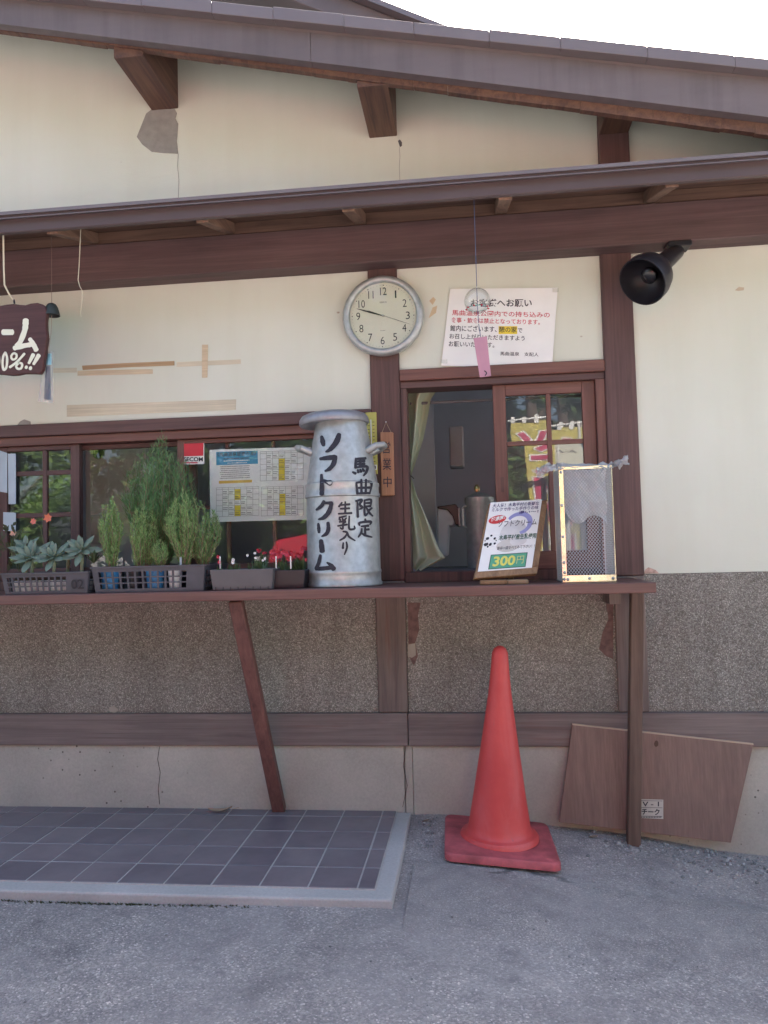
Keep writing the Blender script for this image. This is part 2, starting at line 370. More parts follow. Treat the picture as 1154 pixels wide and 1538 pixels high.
M['beam'] = wood('canopy_beam_wood', (0.085, 0.05, 0.052), (0.155, 0.095, 0.093), 'x', 0.65)
M['deck'] = wood('canopy_deck_wood', (0.10, 0.055, 0.045), (0.26, 0.155, 0.11), 'x', 0.7)
M['rafter'] = wood('rafter_wood', (0.14, 0.08, 0.06), (0.36, 0.23, 0.16), 'y', 0.7)
M['fascia'] = plain('painted_fascia', (0.095, 0.068, 0.07), 0.5, var=0.12, scale=3, bmp=0.1, bscale=30)
M['barge'] = plain('grey_brown_sheet_metal', (0.15, 0.125, 0.13), 0.5, var=0.06, scale=2.0, bmp=0.05, bscale=15)
def mk_metal(name, c, rust):
    mt, nt, b = nodes(name); co = coords(nt, rnd=False)
    cc_ = ramp(nt, noise(nt, coords(nt, (0.7, 3, 3), False), 1.3, 7, 0.65), [(0.3, tuple(x*.82 for x in c)), (0.7, tuple(x*1.15 for x in c))])
    dr = ramp(nt, noise(nt, coords(nt, (16, 16, 1.2), False), 1.0, 6, 0.65), [(0.36, (0.72, 0.72, 0.72)), (0.55, (1, 1, 1))]); cc_ = mixc(nt, 0.55, cc_, dr, 'MULTIPLY')
    rm = ramp(nt, noise(nt, co, 6, 9, 0.75), [(0.62, (0, 0, 0)), (0.72, (0.5, 0.5, 0.5))]); cc_ = mixc(nt, rm, cc_, rust)
    nt.links.new(cc_, b.inputs['Base Color']); b.inputs['Roughness'].default_value = 0.55; bump(nt, noise(nt, coords(nt, (1, 4, 4), False), 3.0, 4), b, 0.25, 0.006); return mt
M['barge'] = mk_metal('grey_brown_sheet_metal', (0.155, 0.13, 0.135), (0.12, 0.075, 0.065))
M['bargetrim'] = plain('roof_edge_metal', (0.20, 0.17, 0.175), 0.42, metallic=0.2, var=0.06, scale=5)
M['roof'] = plain('roof_sheet', (0.16, 0.13, 0.13), 0.5, var=0.15, scale=4)
M['counter'] = wood('counter_wood', (0.105, 0.052, 0.046), (0.24, 0.12, 0.10), 'x', 0.5)
M['leg'] = wood('counter_leg_wood', (0.115, 0.07, 0.05), (0.20, 0.13, 0.098), 'z', 0.65)
M['inner'] = plain('interior_wall', (0.52, 0.56, 0.68), 0.8, var=0.1, scale=1.5)
M['inner_dark'] = plain('interior_dark', (0.16, 0.16, 0.18), 0.8)
M['inner_pale'] = plain('interior_pale_panel', (0.55, 0.58, 0.62), 0.7, var=0.06)
M['glass'] = glass_mat('window_glass')
def shell_glass(name):
    mt, nt, b = nodes(name); nt.nodes.remove(b); out = nt.nodes['Material Output']
    t = N(nt, 'BsdfTransparent'); t.inputs[0].default_value = (.95, .97, .97, 1); g = N(nt, 'BsdfGlossy'); g.inputs['Roughness'].default_value = 0.02
    lw = N(nt, 'LayerWeight'); lw.inputs[0].default_value = 0.5; pw_ = N(nt, 'Math', operation='POWER'); pw_.inputs[1].default_value = 2.0; nt.links.new(lw.outputs['Facing'], pw_.inputs[0])
    ma = N(nt, 'Math', operation='MULTIPLY_ADD'); ma.inputs[1].default_value = 0.75; ma.inputs[2].default_value = 0.05; nt.links.new(pw_.outputs[0], ma.inputs[0])
    mx = N(nt, 'MixShader'); nt.links.new(ma.outputs[0], mx.inputs[0]); nt.links.new(t.outputs[0], mx.inputs[1]); nt.links.new(g.outputs[0], mx.inputs[2]); nt.links.new(mx.outputs[0], out.inputs[0]); return mt
M['thin_glass'] = shell_glass('thin_clear_glass')
M['black'] = plain('black_plastic', (0.018, 0.017, 0.022), 0.38, var=0.2)
M['crate'] = plain('charcoal_plastic', (0.075, 0.075, 0.09), 0.5, var=0.18, scale=20, bmp=0.1)
M['ink'] = plain('black_ink', (0.022, 0.022, 0.035), 0.6, var=0.35, scale=60)
M['ink_soft'] = plain('grey_print', (0.10, 0.10, 0.11), 0.6)
M['ink_red'] = plain('red_print', (0.55, 0.06, 0.09), 0.6)
M['paper'] = plain('white_paper', (0.84, 0.85, 0.83), 0.45, var=0.03)
M['white'] = plain('white_paint', (0.78, 0.78, 0.74), 0.5, var=0.04)
M['grey'] = plain('grey_paint', (0.4, 0.4, 0.42), 0.5)
M['line'] = plain('grey_line', (0.28, 0.28, 0.28), 0.7)
M['blue_print'] = plain('blue_print', (0.06, 0.30, 0.50), 0.6, var=0.04)
M['yellow'] = plain('yellow_print', (0.80, 0.62, 0.05), 0.6, var=0.04)
M['orange_print'] = plain('orange_print', (0.75, 0.48, 0.10), 0.6, var=0.04)
M['steel'] = plain('galvanised_steel', (0.46, 0.49, 0.49), 0.46, metallic=0.55, var=0.16, scale=35, bmp=0.06, bscale=60)
M['chrome'] = plain('polished_tape', (0.40, 0.385, 0.36), 0.14, metallic=1.0, var=0.12, scale=25, bmp=0.12, bscale=25)
M['mesh'] = plain('mesh_metal', (0.62, 0.64, 0.66), 0.4, metallic=0.7, var=0.05)
M['cone'] = plain('red_cone_plastic', (0.58, 0.055, 0.07), 0.45, var=0.12, scale=6, bmp=0.05, bscale=40)
def mk_cone():
    mt, nt, b = nodes('scuffed_cone_plastic'); co = coords(nt, rnd=False)
    c = ramp(nt, noise(nt, co, 5, 6, 0.6), [(0.3, (0.54, 0.05, 0.05)), (0.7, (0.68, 0.085, 0.075))])
    fade = ramp(nt, noise(nt, coords(nt, (3, 3, 1.2), False), 1.4, 7, 0.65, 0.5), [(0.48, (0, 0, 0)), (0.75, (0.45, 0.45, 0.45))]); c = mixc(nt, fade, c, (0.66, 0.22, 0.22))
    sc = ramp(nt, noise(nt, coords(nt, (50, 50, 9), False), 1.0, 8, 0.75), [(0.63, (0, 0, 0)), (0.70, (0.6, 0.6, 0.6))]); c = mixc(nt, sc, c, (0.34, 0.12, 0.12))
    nt.links.new(c, b.inputs['Base Color']); b.inputs['Roughness'].default_value = 0.5; bump(nt, noise(nt, co, 14, 5, 0.6), b, 0.25, 0.004); return mt
M['cone'] = mk_cone()
M['soil'] = plain('soil', (0.05, 0.035, 0.025), 0.95, var=0.4, scale=80, bmp=0.8, bscale=120)

# ================================================================== SETTING
def gz(x, y):
    def ss(a, b, t): t = max(0, min(1, (t-a)/(b-a))); return t*t*(3-2*t)
    s = max(0.0, x+0.27); z = -0.088*s if s < 2.4 else -0.088*2.4
    k = 1-ss(3.5, 9.0, -y)
    bmp = 0.006*math.sin(3.1*x+1.3*y)*math.sin(2.3*y-0.7) + 0.003*math.sin(9.3*x+2)*math.sin(8.1*y)
    return z*k + bmp*(1-ss(4, 8, abs(x)+abs(y)*0.5)) + 0.035*ss(-0.35, -0.02, y)*ss(-0.4, -0.1, x)*(1-ss(0.5, 1.0, x))
def ground():
    xs = [-150, -80, -40, -20, -10, -6] + [-4+0.1*i for i in range(81)] + [6, 10, 20, 40, 80, 150]
    ys = [-200, -100, -50, -25, -14, -9, -7] + [-5+0.1*i for i in range(53)] + [2, 4, 8, 20, 60, 150]
    mb = MB(); nx = len(xs)
    mb.add([(x, y, gz(x, y)) for y in ys for x in xs], [(j*nx+i, j*nx+i+1, (j+1)*nx+i+1, (j+1)*nx+i) for j in range(len(ys)-1) for i in range(nx-1)])
    tag(mb.build('ground', M['asphalt'], smooth='all'), kind='structure')
ground()
# smoother asphalt repair strip running past the cone, with a ragged edge
def repair():
    back = []; front = []
    for i in range(25):
        t = i/24; x = -0.22+1.62*t
        yb = -0.40 - 0.05*t - (0.28*max(0, t-0.72)/0.28)**1.5 + 0.012*math.sin(23*t) + random.uniform(-.006, .006)
        yf = -0.93 + 0.03*math.sin(9*t) + 0.05*t + random.uniform(-.006, .006)
        back.append((x, yb)); front.append((x, min(yf, yb-0.03)))
    mb = MB(); vs = []; nv = 9
    for (xb, yb), (xf, yf) in zip(back, front):
        for j in range(nv):
            t = j/(nv-1); y = lerp(yb, yf, t); edge = min(1, min(t, 1)*14)
            vs.append((xb, y, gz(xb, y) + (0.007 if 0 < j else -0.004)*(1 if j < nv-3 else (nv-1-j)/3.0) - (0.004 if j == nv-1 else 0)))
    mb.add(vs, [(i*nv+j, i*nv+j+1, (i+1)*nv+j+1, (i+1)*nv+j) for i in range(24) for j in range(nv-1)])
    tag(mb.build('asphalt_patch', M['patch'], smooth='all'), kind='structure')
repair()

# ---- tiled terrace
TT = 0.03; TX1 = -0.318; TY0 = -0.705
terr = MB()
terr.prism([(-4.2, -0.1), (-0.252, -0.1), (-0.262, 0.027), (-4.2, 0.027)], -0.765, -0.012)
ter = terr.build('tiled_terrace', M['curb'], bevel=0.006, seg=2); tag(ter, kind='structure')
def mk_tile():
    mt, nt, b = nodes('slate_tile'); co = coords(nt)
    oi = N(nt, 'ObjectInfo'); c = ramp(nt, oi.outputs['Random'], [(0, (0.155, 0.135, 0.155)), (0.5, (0.18, 0.157, 0.175)), (1, (0.21, 0.18, 0.195))])
    c = mixc(nt, 0.6, c, ramp(nt, noise(nt, co, 9, 6, 0.65), [(0.3, (0.75, 0.75, 0.75)), (0.75, (1.35, 1.3, 1.25))]), 'MULTIPLY')
    dust = ramp(nt, noise(nt, coords(nt, rnd=True), 3.5, 8, 0.7), [(0.45, (0, 0, 0)), (0.85, (0.45, 0.45, 0.45))])
    c = mixc(nt, dust, c, (0.30, 0.28, 0.28))
    nt.links.new(c, b.inputs['Base Color']); b.inputs['Roughness'].default_value = 0.42
    bump(nt, noise(nt, co, 60, 4), b, 0.12, 0.001); return mt
M['tile'] = mk_tile()
tx, ty, jt = 0.1525, 0.158, 0.0055
src = {}
mort = MB().box(-4.1, TX1+0.0005, TY0, -0.013, 0.02, TT+0.0008); mort.build('mortar', M['curb'], ter)
xr = TX1
col = 0
while xr > -2.95:
    w = 0.055 if col == 0 else tx
    yb = -0.013; row = 0
    ycuts = [-0.013, -0.085] + [-0.085-ty*k for k in range(1, 4)]; ycuts = [-0.013, -0.085, -0.243, -0.401, -0.555, TY0]
    for row in range(5):
        d = ycuts[row]-ycuts[row+1]; key = (round(w, 3), round(d, 3)); cx, cy = xr-w/2, (ycuts[row]+ycuts[row+1])/2
        if key not in src:
            o = MB().box(cx-w/2+jt/2, cx+w/2-jt/2, cy-d/2+jt/2, cy+d/2-jt/2, TT-0.008, TT+0.0028).build('tile', M['tile'], ter, bevel=0.0012, loc=(cx, cy, TT)); src[key] = o
        else: o = place(src[key], 'tile', ter, (cx+random.uniform(-.0006, .0006), cy+random.uniform(-.0006, .0006), TT+random.uniform(-0.0008, 0.0006)), (random.uniform(-.004, .004), random.uniform(-.004, .004), random.uniform(-.004, .004)))
    xr -= w; col += 1

# ================================================================== BUILDING
bld = thing('shop_building', 'cream plastered shop front with dark wooden posts, gable roof and lean-to canopy', 'building')
ROOF = lambda x, Y=-0.40: 2.87 - 0.214*x      # top of the roof edge
XL, XR, RIDGE = -7.6, 2.9, -4.2
def roofz(x): return 2.93 - 0.222*(x if x > RIDGE else 2*RIDGE-x)
# plaster wall: one mesh with the window openings left free
pw = MB()
pw.prism([(XL, 2.1), (XR, 2.1), (XR, roofz(XR)), (RIDGE, roofz(RIDGE)), (XL, roofz(XL))], 0.0, 0.12)
pw.box(XL, -0.375, 0, 0.12, 1.60, 2.1); pw.box(XL, -2.02, 0, 0.12, 0.93, 1.60)
pw.box(-0.27, 0.55, 0, 0.12, 1.76, 2.1); pw.box(0.65, XR, 0, 0.12, 0.935, 2.1)
wall = pw.build('plaster_wall', M['plaster'], bld)
# side and back walls; unseen window added on the right to brighten the room
sw = MB(); sw.box(XL, XL+0.12, 0.12, 6.0, -0.4, roofz(XL)-0.05); sw.box(XR-0.12, XR, 0.12, 0.5, -0.4, roofz(XR)-0.05); sw.box(XR-0.12, XR, 2.2, 6.0, -0.4, roofz(XR)-0.05); sw.box(XR-0.12, XR, 0.5, 2.2, -0.4, 0.8); sw.box(XR-0.12, XR, 0.5, 2.2, 1.95, roofz(XR)-0.05)
sw.box(XL+.12, XR-.12, 5.88, 6.0, -0.4, 2.4); MB().box(XR-.07, XR-.064, .5, 2.2, .8, 1.95).build('side_pane', M['glass'], bld); sw.build('side_wall', M['plaster'], bld)
# grey undercoat where the plaster has come away
def patch(name, pts, mat=M['undercoat'], parent=wall, Y=0.0, th=0.0025):
    q = [P(x, y, Y) for x, y in pts]; mb = MB(); mb.ext([(p.x, Y-th, p.z) for p in q], (0, th+0.002, 0)); return mb.build(name, mat, parent)
patch('bare_patch', [(228,165),(263,164),(266,170),(264,178),(268,186),(267,200),(266,212),(268,231),(245,230),(228,228),(214,217),(206,206),(214,186),(220,171)])
patch('bare_patch', [(27,638),(31,633),(37,630),(46,633),(47,641),(44,644),(27,644)])
patch('bare_patch', [(598,212),(601,210),(604,214),(604,219),(601,221)], M['ink_soft'])
# hairline cracks
for pts in ([(268,231),(267,250),(269,270),(268,305)], [(600,221),(601,235),(600,250),(601,276)]):
    mb = MB(); mb.tube([P(x, y, -0.0003) for x, y in pts], 0.0012, 4); mb.build('crack', M['undercoat'], wall)
# stains and scuffs on the plaster
for pts in ([(644,478),(650,462),(657,459),(655,470)], [(645,452),(651,446),(655,450),(650,458)]):
    patch('stain', pts, plain('tan_stain', (0.62, 0.50, 0.33), 0.9), th=0.0008)
patch('stain', [(1104,436),(1110,431),(1118,432),(1117,436),(1109,437)], plain('tan_stain', (0.55, 0.47, 0.35), 0.9), th=0.0008)
patch('stain', [(967,862),(969,856),(974,852),(985,856),(990,861)], plain('red_stain', (0.56, 0.40, 0.33), 0.9, var=.3, scale=60), th=0.0008)

# pebble-dashed dado panels between the posts
for i, (a, b) in enumerate(((XL, -0.383), (-0.262, 0.548), (0.655, XR))):
    MB().box(a, b, -0.004, 0.12, 0.40, 0.934 if i < 2 else 0.9335).build('pebbledash_panel', M['pebble'], bld)
smear = plain('red_paint_smear', (0.17, 0.105, 0.095), 0.85, var=0.35, scale=40, bmp=0.6, bscale=180)
for pts in ([(613,905),(632,905),(628,925),(630,945),(624,965),(628,985),(622,1000),(614,985)], [(921,905),(910,905),(914,930),(905,950),(900,975),(910,985),(921,990)]):
    patch('paint_smear', pts, smear, bld, -0.004, 0.0012)
for pts in ([(613,968),(624,966),(625,984),(619,988),(613,986)], [(164,1062),(172,1060),(178,1066),(172,1070),(165,1069)]):
    patch('bare_patch', pts, plain('pale_repair', (0.36, 0.33, 0.28), 0.9), bld, -0.004, 0.0016)
# sill boards
for a, b in ((XL, -0.2665), (-0.2635, XR)):
    MB().box(a, b, -0.028, 0.05, 0.285, 0.412).build('sill_board', M['grey_x'], bld, bevel=0.003)
# foundation, cast in lengths with joints
for a, b in ((XL, -0.285), (-0.283, -0.252), (-0.2505, 1.6), (1.602, XR)):
    MB().box(a, b, -0.012 if b-a > 0.1 else -0.008, 0.3, -0.6, 0.284).build('foundation', M['found'], bld, bevel=0.002)
for pts in ([(240,1121),(237,1140),(241,1160),(238,1185),(240,1208)], [(610,1120),(606,1150),(612,1180),(605,1212)]):
    mb = MB(); mb.tube([P(x, y, -0.0122) for x, y in pts], 0.0013, 4); mb.build('crack', M['soil'], bld)
# posts
def post(x0, x1, z0, z1, mat, y=-0.018, y1=0.1): return MB().box(x0, x1, y, y1, z0, z1).build('post', mat, bld, bevel=0.004)
post(-0.381, -0.262, 0.93, 2.25, M['dark_z']); post(-0.381, -0.264, 0.4125, 0.929, M['grey_z'])
post(0.541, 0.659, 0.93, 2.25, M['wood_z']); post(0.543, 0.657, 0.4125, 0.929, M['grey_z'])
post(-2.13, -2.01, 0.4125, 2.25, M['dark_z'])
MB().box(0.552, 0.668, -0.03, 0.05, 2.30, 2.74).build('post', M['wood_z'], bld, bevel=0.003)
# gable: purlin ends, trim boards, barge board, roof edge
for a, b, z in ((-1.293, -1.176, 2.95), (-0.361, -0.247, 2.748), (0.553, 0.667, 2.665)):
    MB().prism([(a, z), (b, z), (b, roofz(b)-0.02), (a, roofz(a)-0.02)], -0.352, 0.05).build('purlin', M['wood_y'], bld, bevel=0.003)
def lz(pxa, pya, pxb, pyb, Y):
    a = P(pxa, pya, Y); b = P(pxb, pyb, Y); s = (b.z-a.z)/(b.x-a.x); return lambda x: a.z + s*(x-a.x)
zst = lz(166, 74, 1154, 209, -0.335); zbb = lz(0, 45, 1154, 186, -0.361); zbt = lz(400, 34, 1154, 112, -0.40); zrt = lz(400, 10, 1154, 89, -0.44)
xx = -2.6; k = 0
while xx < XR+0.5:
    w = 0.116 + random.uniform(-0.012, 0.012); d = random.uniform(-0.002, 0.002)
    MB().prism([(xx, zst(xx)+d), (xx+w-0.0008, zst(xx+w)+d), (xx+w-0.0008, zbt(xx+w)-0.05), (xx, zbt(xx)-0.05)], -0.36, -0.335).build('trim_board', M['wood_y'], bld); xx += w
bx = [-4.2, -2.3, -0.52, 1.45, XR+0.55]
for a, b in zip(bx[:-1], bx[1:]):
    a2 = a; b2 = b-0.0012
    MB().prism([(a2, zbb(a2)), (b2, zbb(b2)), (b2, zbt(b2)), (a2, zbt(a2))], -0.40, -0.361).build('barge_board', M['barge'], bld, bevel=0.0008)
xx = -4.2
while xx < XR+0.5:
    w = random.uniform(0.22, 0.29); d = 0.004*random.random(); w2 = min(w, XR+0.55-xx)
    MB().prism([(xx, zbt(xx)-0.012), (xx+w2, zbt(xx+w2)-0.012), (xx+w2, zrt(xx+w2)+d-0.006), (xx+w2-0.004, zrt(xx+w2)+d), (xx, zrt(xx)+d)], -0.44-d, -0.402).build('roof_edge_sheet', M['bargetrim'], bld, bevel=0.0015); xx += w2+0.0005
rf = MB()
def slab(x0, x1, sg):           # verge drops a little towards the barge board
    f = lambda x: x if sg > 0 else 2*RIDGE-x
    for (ya, da), (yb, db) in (((-0.4015, 0.0), (-0.03, 0.125)), ((-0.03, 0.125), (6.3, 0.125))):
        rf.hexa([(x0, ya, zbt(f(x0))-.02+da), (x1, ya, zbt(f(x1))-.02+da), (x1, yb, zbt(f(x1))-.02+db), (x0, yb, zbt(f(x0))-.02+db),
                 (x0, ya, zrt(f(x0))-.004+da), (x1, ya, zrt(f(x1))-.004+da), (x1, yb, zrt(f(x1))-.004+db), (x0, yb, zrt(f(x0))-.004+db)])
slab(RIDGE, XR+0.55, 1); slab(2*RIDGE-XR-0.55, RIDGE, -1)
roof = rf.build('roof', M['roof'], bld)
# the upper roof showing over the gable edge
ua, ub = P(470, -22, 0.6), P(632, 42, 0.6); us = (ub.z-ua.z)/(ub.x-ua.x)
uz = lambda x: ua.z + us*(x-ua.x)
ur = MB(); ur.prism([(-4.0, uz(-4.0)-0.12), (ub.x+0.25, uz(ub.x+.25)-0.12), (ub.x+0.25, uz(ub.x+.25)), (-4.0, uz(-4.0))], 0.6, 5.5)
uo = ur.build('upper_roof', M['roof'], bld, bevel=0.004)
MB().prism([(-4.0, uz(-4.0)+0.001), (ub.x+0.25, uz(ub.x+.25)+0.001), (ub.x+0.25, uz(ub.x+.25)+0.03), (-4.0, uz(-4.0)+0.03)], 0.55, 0.62).build('verge_trim', M['bargetrim'], uo)

# ---- lean-to canopy
CX0, CX1 = -4.0, XR
can = MB().box(CX0, CX1, -0.10, -0.001, 2.19, 2.345).build('canopy_beam', M['beam'], bld, bevel=0.004)
MB().box(CX0, CX1, -0.082, -0.001, 2.3455, 2.398).build('blocking_board', M['deck'], bld)
SL = math.tan(math.radians(16.0))
deckz = lambda y: 2.302 + (y+0.42)*SL
canopy_boards = [(-0.405, -0.27), (-0.2685, -0.13), (-0.1285, -0.002)]
for a, b in canopy_boards:
    MB().hexa([(CX0, a, deckz(a)), (CX1, a, deckz(a)), (CX1, b, deckz(b)), (CX0, b, deckz(b)), (CX0, a, deckz(a)+.015), (CX1, a, deckz(a)+.015), (CX1, b, deckz(b)+.015), (CX0, b, deckz(b)+.015)]).build('deck_board', M['deck'], bld)
MB().hexa([(CX0, -0.45, deckz(-.45)+.018), (CX1, -0.45, deckz(-.45)+.018), (CX1, 0, deckz(0)+.018), (CX0, 0, deckz(0)+.018), (CX0, -0.45, deckz(-.45)+.021), (CX1, -0.45, deckz(-.45)+.021), (CX1, 0, deckz(0)+.021), (CX0, 0, deckz(0)+.021)]).build('canopy_sheet', M['bargetrim'], bld)
MB().box(CX0, CX1, -0.428, -0.4065, 2.268, 2.342).build('fascia_board', M['fascia'], bld, bevel=0.003)
MB().box(CX0, CX1, -0.436, -0.4285, 2.333, 2.3455).build('drip_edge', M['bargetrim'], bld)
for px, w in ((100, 0.042), (318, 0.045), (530, 0.044), (758, 0.046), (1000, 0.044)):
    x = P(px, 335, -0.3).x; y0, y1 = -0.404, -0.03
    MB().hexa([(x-w/2, y0, deckz(y0)-.045), (x+w/2, y0, deckz(y0)-.045), (x+w/2, y1, deckz(y1)-.045), (x-w/2, y1, deckz(y1)-.045), (x-w/2, y0, deckz(y0)-.001), (x+w/2, y0, deckz(y0)-.001), (x+w/2, y1, deckz(y1)-.001), (x-w/2, y1, deckz(y1)-.001)]).build('rafter', M['rafter'], bld, bevel=0.002)

# ---- window surrounds
MB().box(-2.01, -0.3815, -0.022, 0.1, 1.572, 1.622).build('window_header', M['wood_x'], bld, bevel=0.003)
MB().box(-2.01, -0.3815, -0.006, 0.1, 1.535, 1.571).build('window_track', M['red_x'], bld, bevel=0.002)
MB().box(-0.2615, 0.5405, -0.022, 0.1, 1.728, 1.774).build('window_header', M['red_x'], bld, bevel=0.003)
MB().box(-0.2615, 0.5405, -0.008, 0.1, 1.700, 1.727).build('window_track', M['wood_x'], bld, bevel=0.002)
MB().box(-0.2615, 0.5405, -0.012, 0.11, 0.921, 0.962).build('window_sill', M['dark_z'], bld, bevel=0.002)
MB().box(-2.01, -0.3815, -0.012, 0.11, 0.921, 0.962).build('window_sill', M['dark_z'], bld, bevel=0.002)
MB().box(-0.2615, -0.2365, -0.010, 0.1, 0.9625, 1.6995).build('window_jamb', M['dark_z'], bld, bevel=0.002)
MB().box(0.505, 0.5405, -0.010, 0.1, 0.9625, 1.6995).build('window_jamb', M['red_z'], bld, bevel=0.002)

def sash(name, x0, x1, z0, z1, y, stile, rail_t, rail_b, vm, hm, mat, matx, mw=0.018, pane_back=0.012, mun_back=False, parent=bld):
    s = link(bpy.data.objects.new(name, None)); s.parent = parent; s.location = ((x0+x1)/2, y, z0); s.empty_display_size = 0.05
    for xa, xb in ((x0, x0+stile), (x1-stile, x1)): MB().box(xa, xb, y, y+0.028, z0, z1).build('stile', mat, s, bevel=0.002)
    MB().box(x0+stile+.0003, x1-stile-.0003, y+0.001, y+0.027, z1-rail_t, z1-.0003).build('rail', matx, s, bevel=0.002)
    MB().box(x0+stile+.0003, x1-stile-.0003, y+0.001, y+0.027, z0+.0003, z0+rail_b).build('rail', matx, s, bevel=0.002)
    ym = y+0.018 if mun_back else y+0.004
    for x in vm: MB().box(x-mw/2, x+mw/2, ym, ym+0.020, z0+rail_b, z1-rail_t).build('muntin', mat, s, bevel=0.0015)
    for z in hm: MB().box(x0+stile, x1-stile, ym+0.002, ym+0.018, z-mw/2, z+mw/2).build('muntin', matx, s, bevel=0.0015)
    xs = [x0+stile] + (list(vm) if not mun_back else []) + [x1-stile]; zs = [z0+rail_b] + (list(hm) if not mun_back else []) + [z1-rail_t]
    yp = y+pane_back
    for i in range(len(xs)-1):
        for j in range(len(zs)-1):
            a, b, c, d = xs[i]+0.001, xs[i+1]-0.001, zs[j]+0.001, zs[j+1]-0.001
            tl = random.uniform(-0.0012, 0.0012); t2 = random.uniform(-0.001, 0.001)
            MB().add([(a, yp-tl-t2, c), (b, yp+tl-t2, c), (b, yp+tl+t2, d), (a, yp-tl+t2, d)], [(0, 1, 2, 3)]).build('pane', M['glass'], s)
    return s
# right sash of the serving window
mx_ = P(822, 600, 0.03); zr = P(822, 665, 0.03).z
xs0 = P(742, 650, 0.02).x
sash('window_sash', xs0, 0.5045, 0.963, 1.6995, 0.012, 0.05, 0.045, 0.07, [P(823, 600, 0.03).x], [zr], M['red_z'], M['red_x'])
MB().box(xs0+0.02, xs0+0.032, 0.0105, 0.0122, 1.27, 1.33).build('finger_pull', M['dark_z'], bld)
# left sliding sashes of the long window
sash('window_sash', -2.00, P(121, 750, 0.02).x, 0.963, 1.534, 0.012, 0.04, 0.02, 0.05, [P(70, 750, .03).x], [P(60, 711, .03).z, P(60, 774, .03).z], M['wood_z'], M['wood_x'], 0.02)
sash('window_sash', P(111, 750, 0.05).x, P(125, 750, 0.05).x+0.50, 0.963, 1.534, 0.046, 0.03, 0.02, 0.05, [], [], M['dark_z'], M['wood_x'])
sash('window_sash', P(268, 750, 0.02).x, -0.3818, 0.963, 1.534, 0.012, 0.03, 0.018, 0.05, [P(341, 665, .03).x, P(410, 665, .03).x], [1.25], M['red_z'], M['red_x'], 0.016, pane_back=0.004, mun_back=True)

# ---- dim interior
room = MB()
room.box(-2.4, 1.3, 2.4, 2.5, 0.0, 2.45); room.box(-2.5, -2.4, 0.13, 2.5, 0, 2.45); room.box(1.3, XR-.125, 2.4, 2.5, 0, 2.45)
room.build('inner_wall', M['inner'], bld)
MB().box(-2.5, XR-.125, 0.125, 2.5, 2.45, 2.5).build('inner_ceiling', M['inner'], bld)
MB().box(-2.5, XR-.125, 0.125, 2.5, 0.06, 0.1).build('inner_floor', M['inner_dark'], bld)
a = P(653, 700, 1.0).x
MB().box(-0.42, a, 1.0, 1.06, 0.1, 2.449).build('inner_partition', M['inner'], bld)
bx0, bx1 = P(655, 0, 1.3).x, P(676, 0, 1.3).x
tag(MB().box(bx0, bx1, 1.25, 1.40, P(660, 703, 1.3).z, P(660, 643, 1.3).z).build('wall_box', M['inner_pale'], None, bevel=0.008), 'grey box high on the kitchen wall behind the open serving hatch', 'box')
q = P(150, 700, 0.55)
ip = thing('cabinet', 'pale grey cabinet with dark round vent behind the left window', 'cabinet', (q.x, 0.6, 0.1))
c0, c1 = P(124, 0, 0.6).x, P(215, 0, 0.6).x
MB().box(c0, c1, 0.6, 1.0, 0.1, 1.62).build('carcass', M['inner_pale'], ip, bevel=0.004)
v = P(149, 681, 0.6); MB().lathe([(0.0, 0), (0.028, 0), (0.03, -0.004), (0, -0.006)], (v.x, 0.597, v.z), 20, axis=(0, 1, 0)).build('vent', M['black'], ip)
xm = P(158, 0, .6).x
MB().box(xm+.003, c1-.004, 0.592, 0.5995, 1.28, 1.61).build('door_panel', M['inner_pale'], ip, bevel=0.002)
MB().box(c0+.03, xm+.04, 0.594, 0.5995, 1.12, 1.27).build('door_panel', M['grey'], ip, bevel=0.002)
tb = thing('kitchen_table', 'dark work table inside behind the serving hatch', 'table', (0, 0.8, 0.1))
MB().box(-0.25, 0.9, 0.45, 1.0-.005, 0.93, 0.96).build('table_top', M['inner_dark'], tb)
for x in (-0.2, 0.85):
    for y in (0.5, 0.93): MB().box(x-.02, x+.02, y-.02, y+.02, 0.1, 0.929).build('leg', M['inner_dark'], tb)
# soft-serve machine
mx0, mx1 = P(658, 0, .65).x, P(688, 0, .65).x; zt = P(670, 760, .65).z
sm = thing('ice_cream_machine', 'white and black ice cream machine behind the curtain inside the hatch', 'machine', ((mx0+mx1)/2, 0.7, 0.96))
mb = MB(); A = lambda x, y: (P(x, y, .6).x, P(x, y, .6).z)
mb.prism([A(657, 835), A(672, 835), A(675, 790), A(683, 790), A(686, 768), A(680, 762), A(657, 762)], 0.6, 0.85); mb.build('body', M['inner_pale'], sm, bevel=0.006)
mb = MB(); mb.prism([A(657, 761), A(685, 757), A(691, 766), A(691, 790), A(684, 788), A(680, 775), A(672, 766), A(657, 764)], 0.585, 0.86); mb.build('hood', M['black'], sm, bevel=0.004)
mb = MB(); e = P(690, 775, .58); mb.box(e.x-.004, e.x+.004, .575, .585, e.z-.05, e.z+.04); mb.build('handle', M['steel'], sm, bevel=0.002)
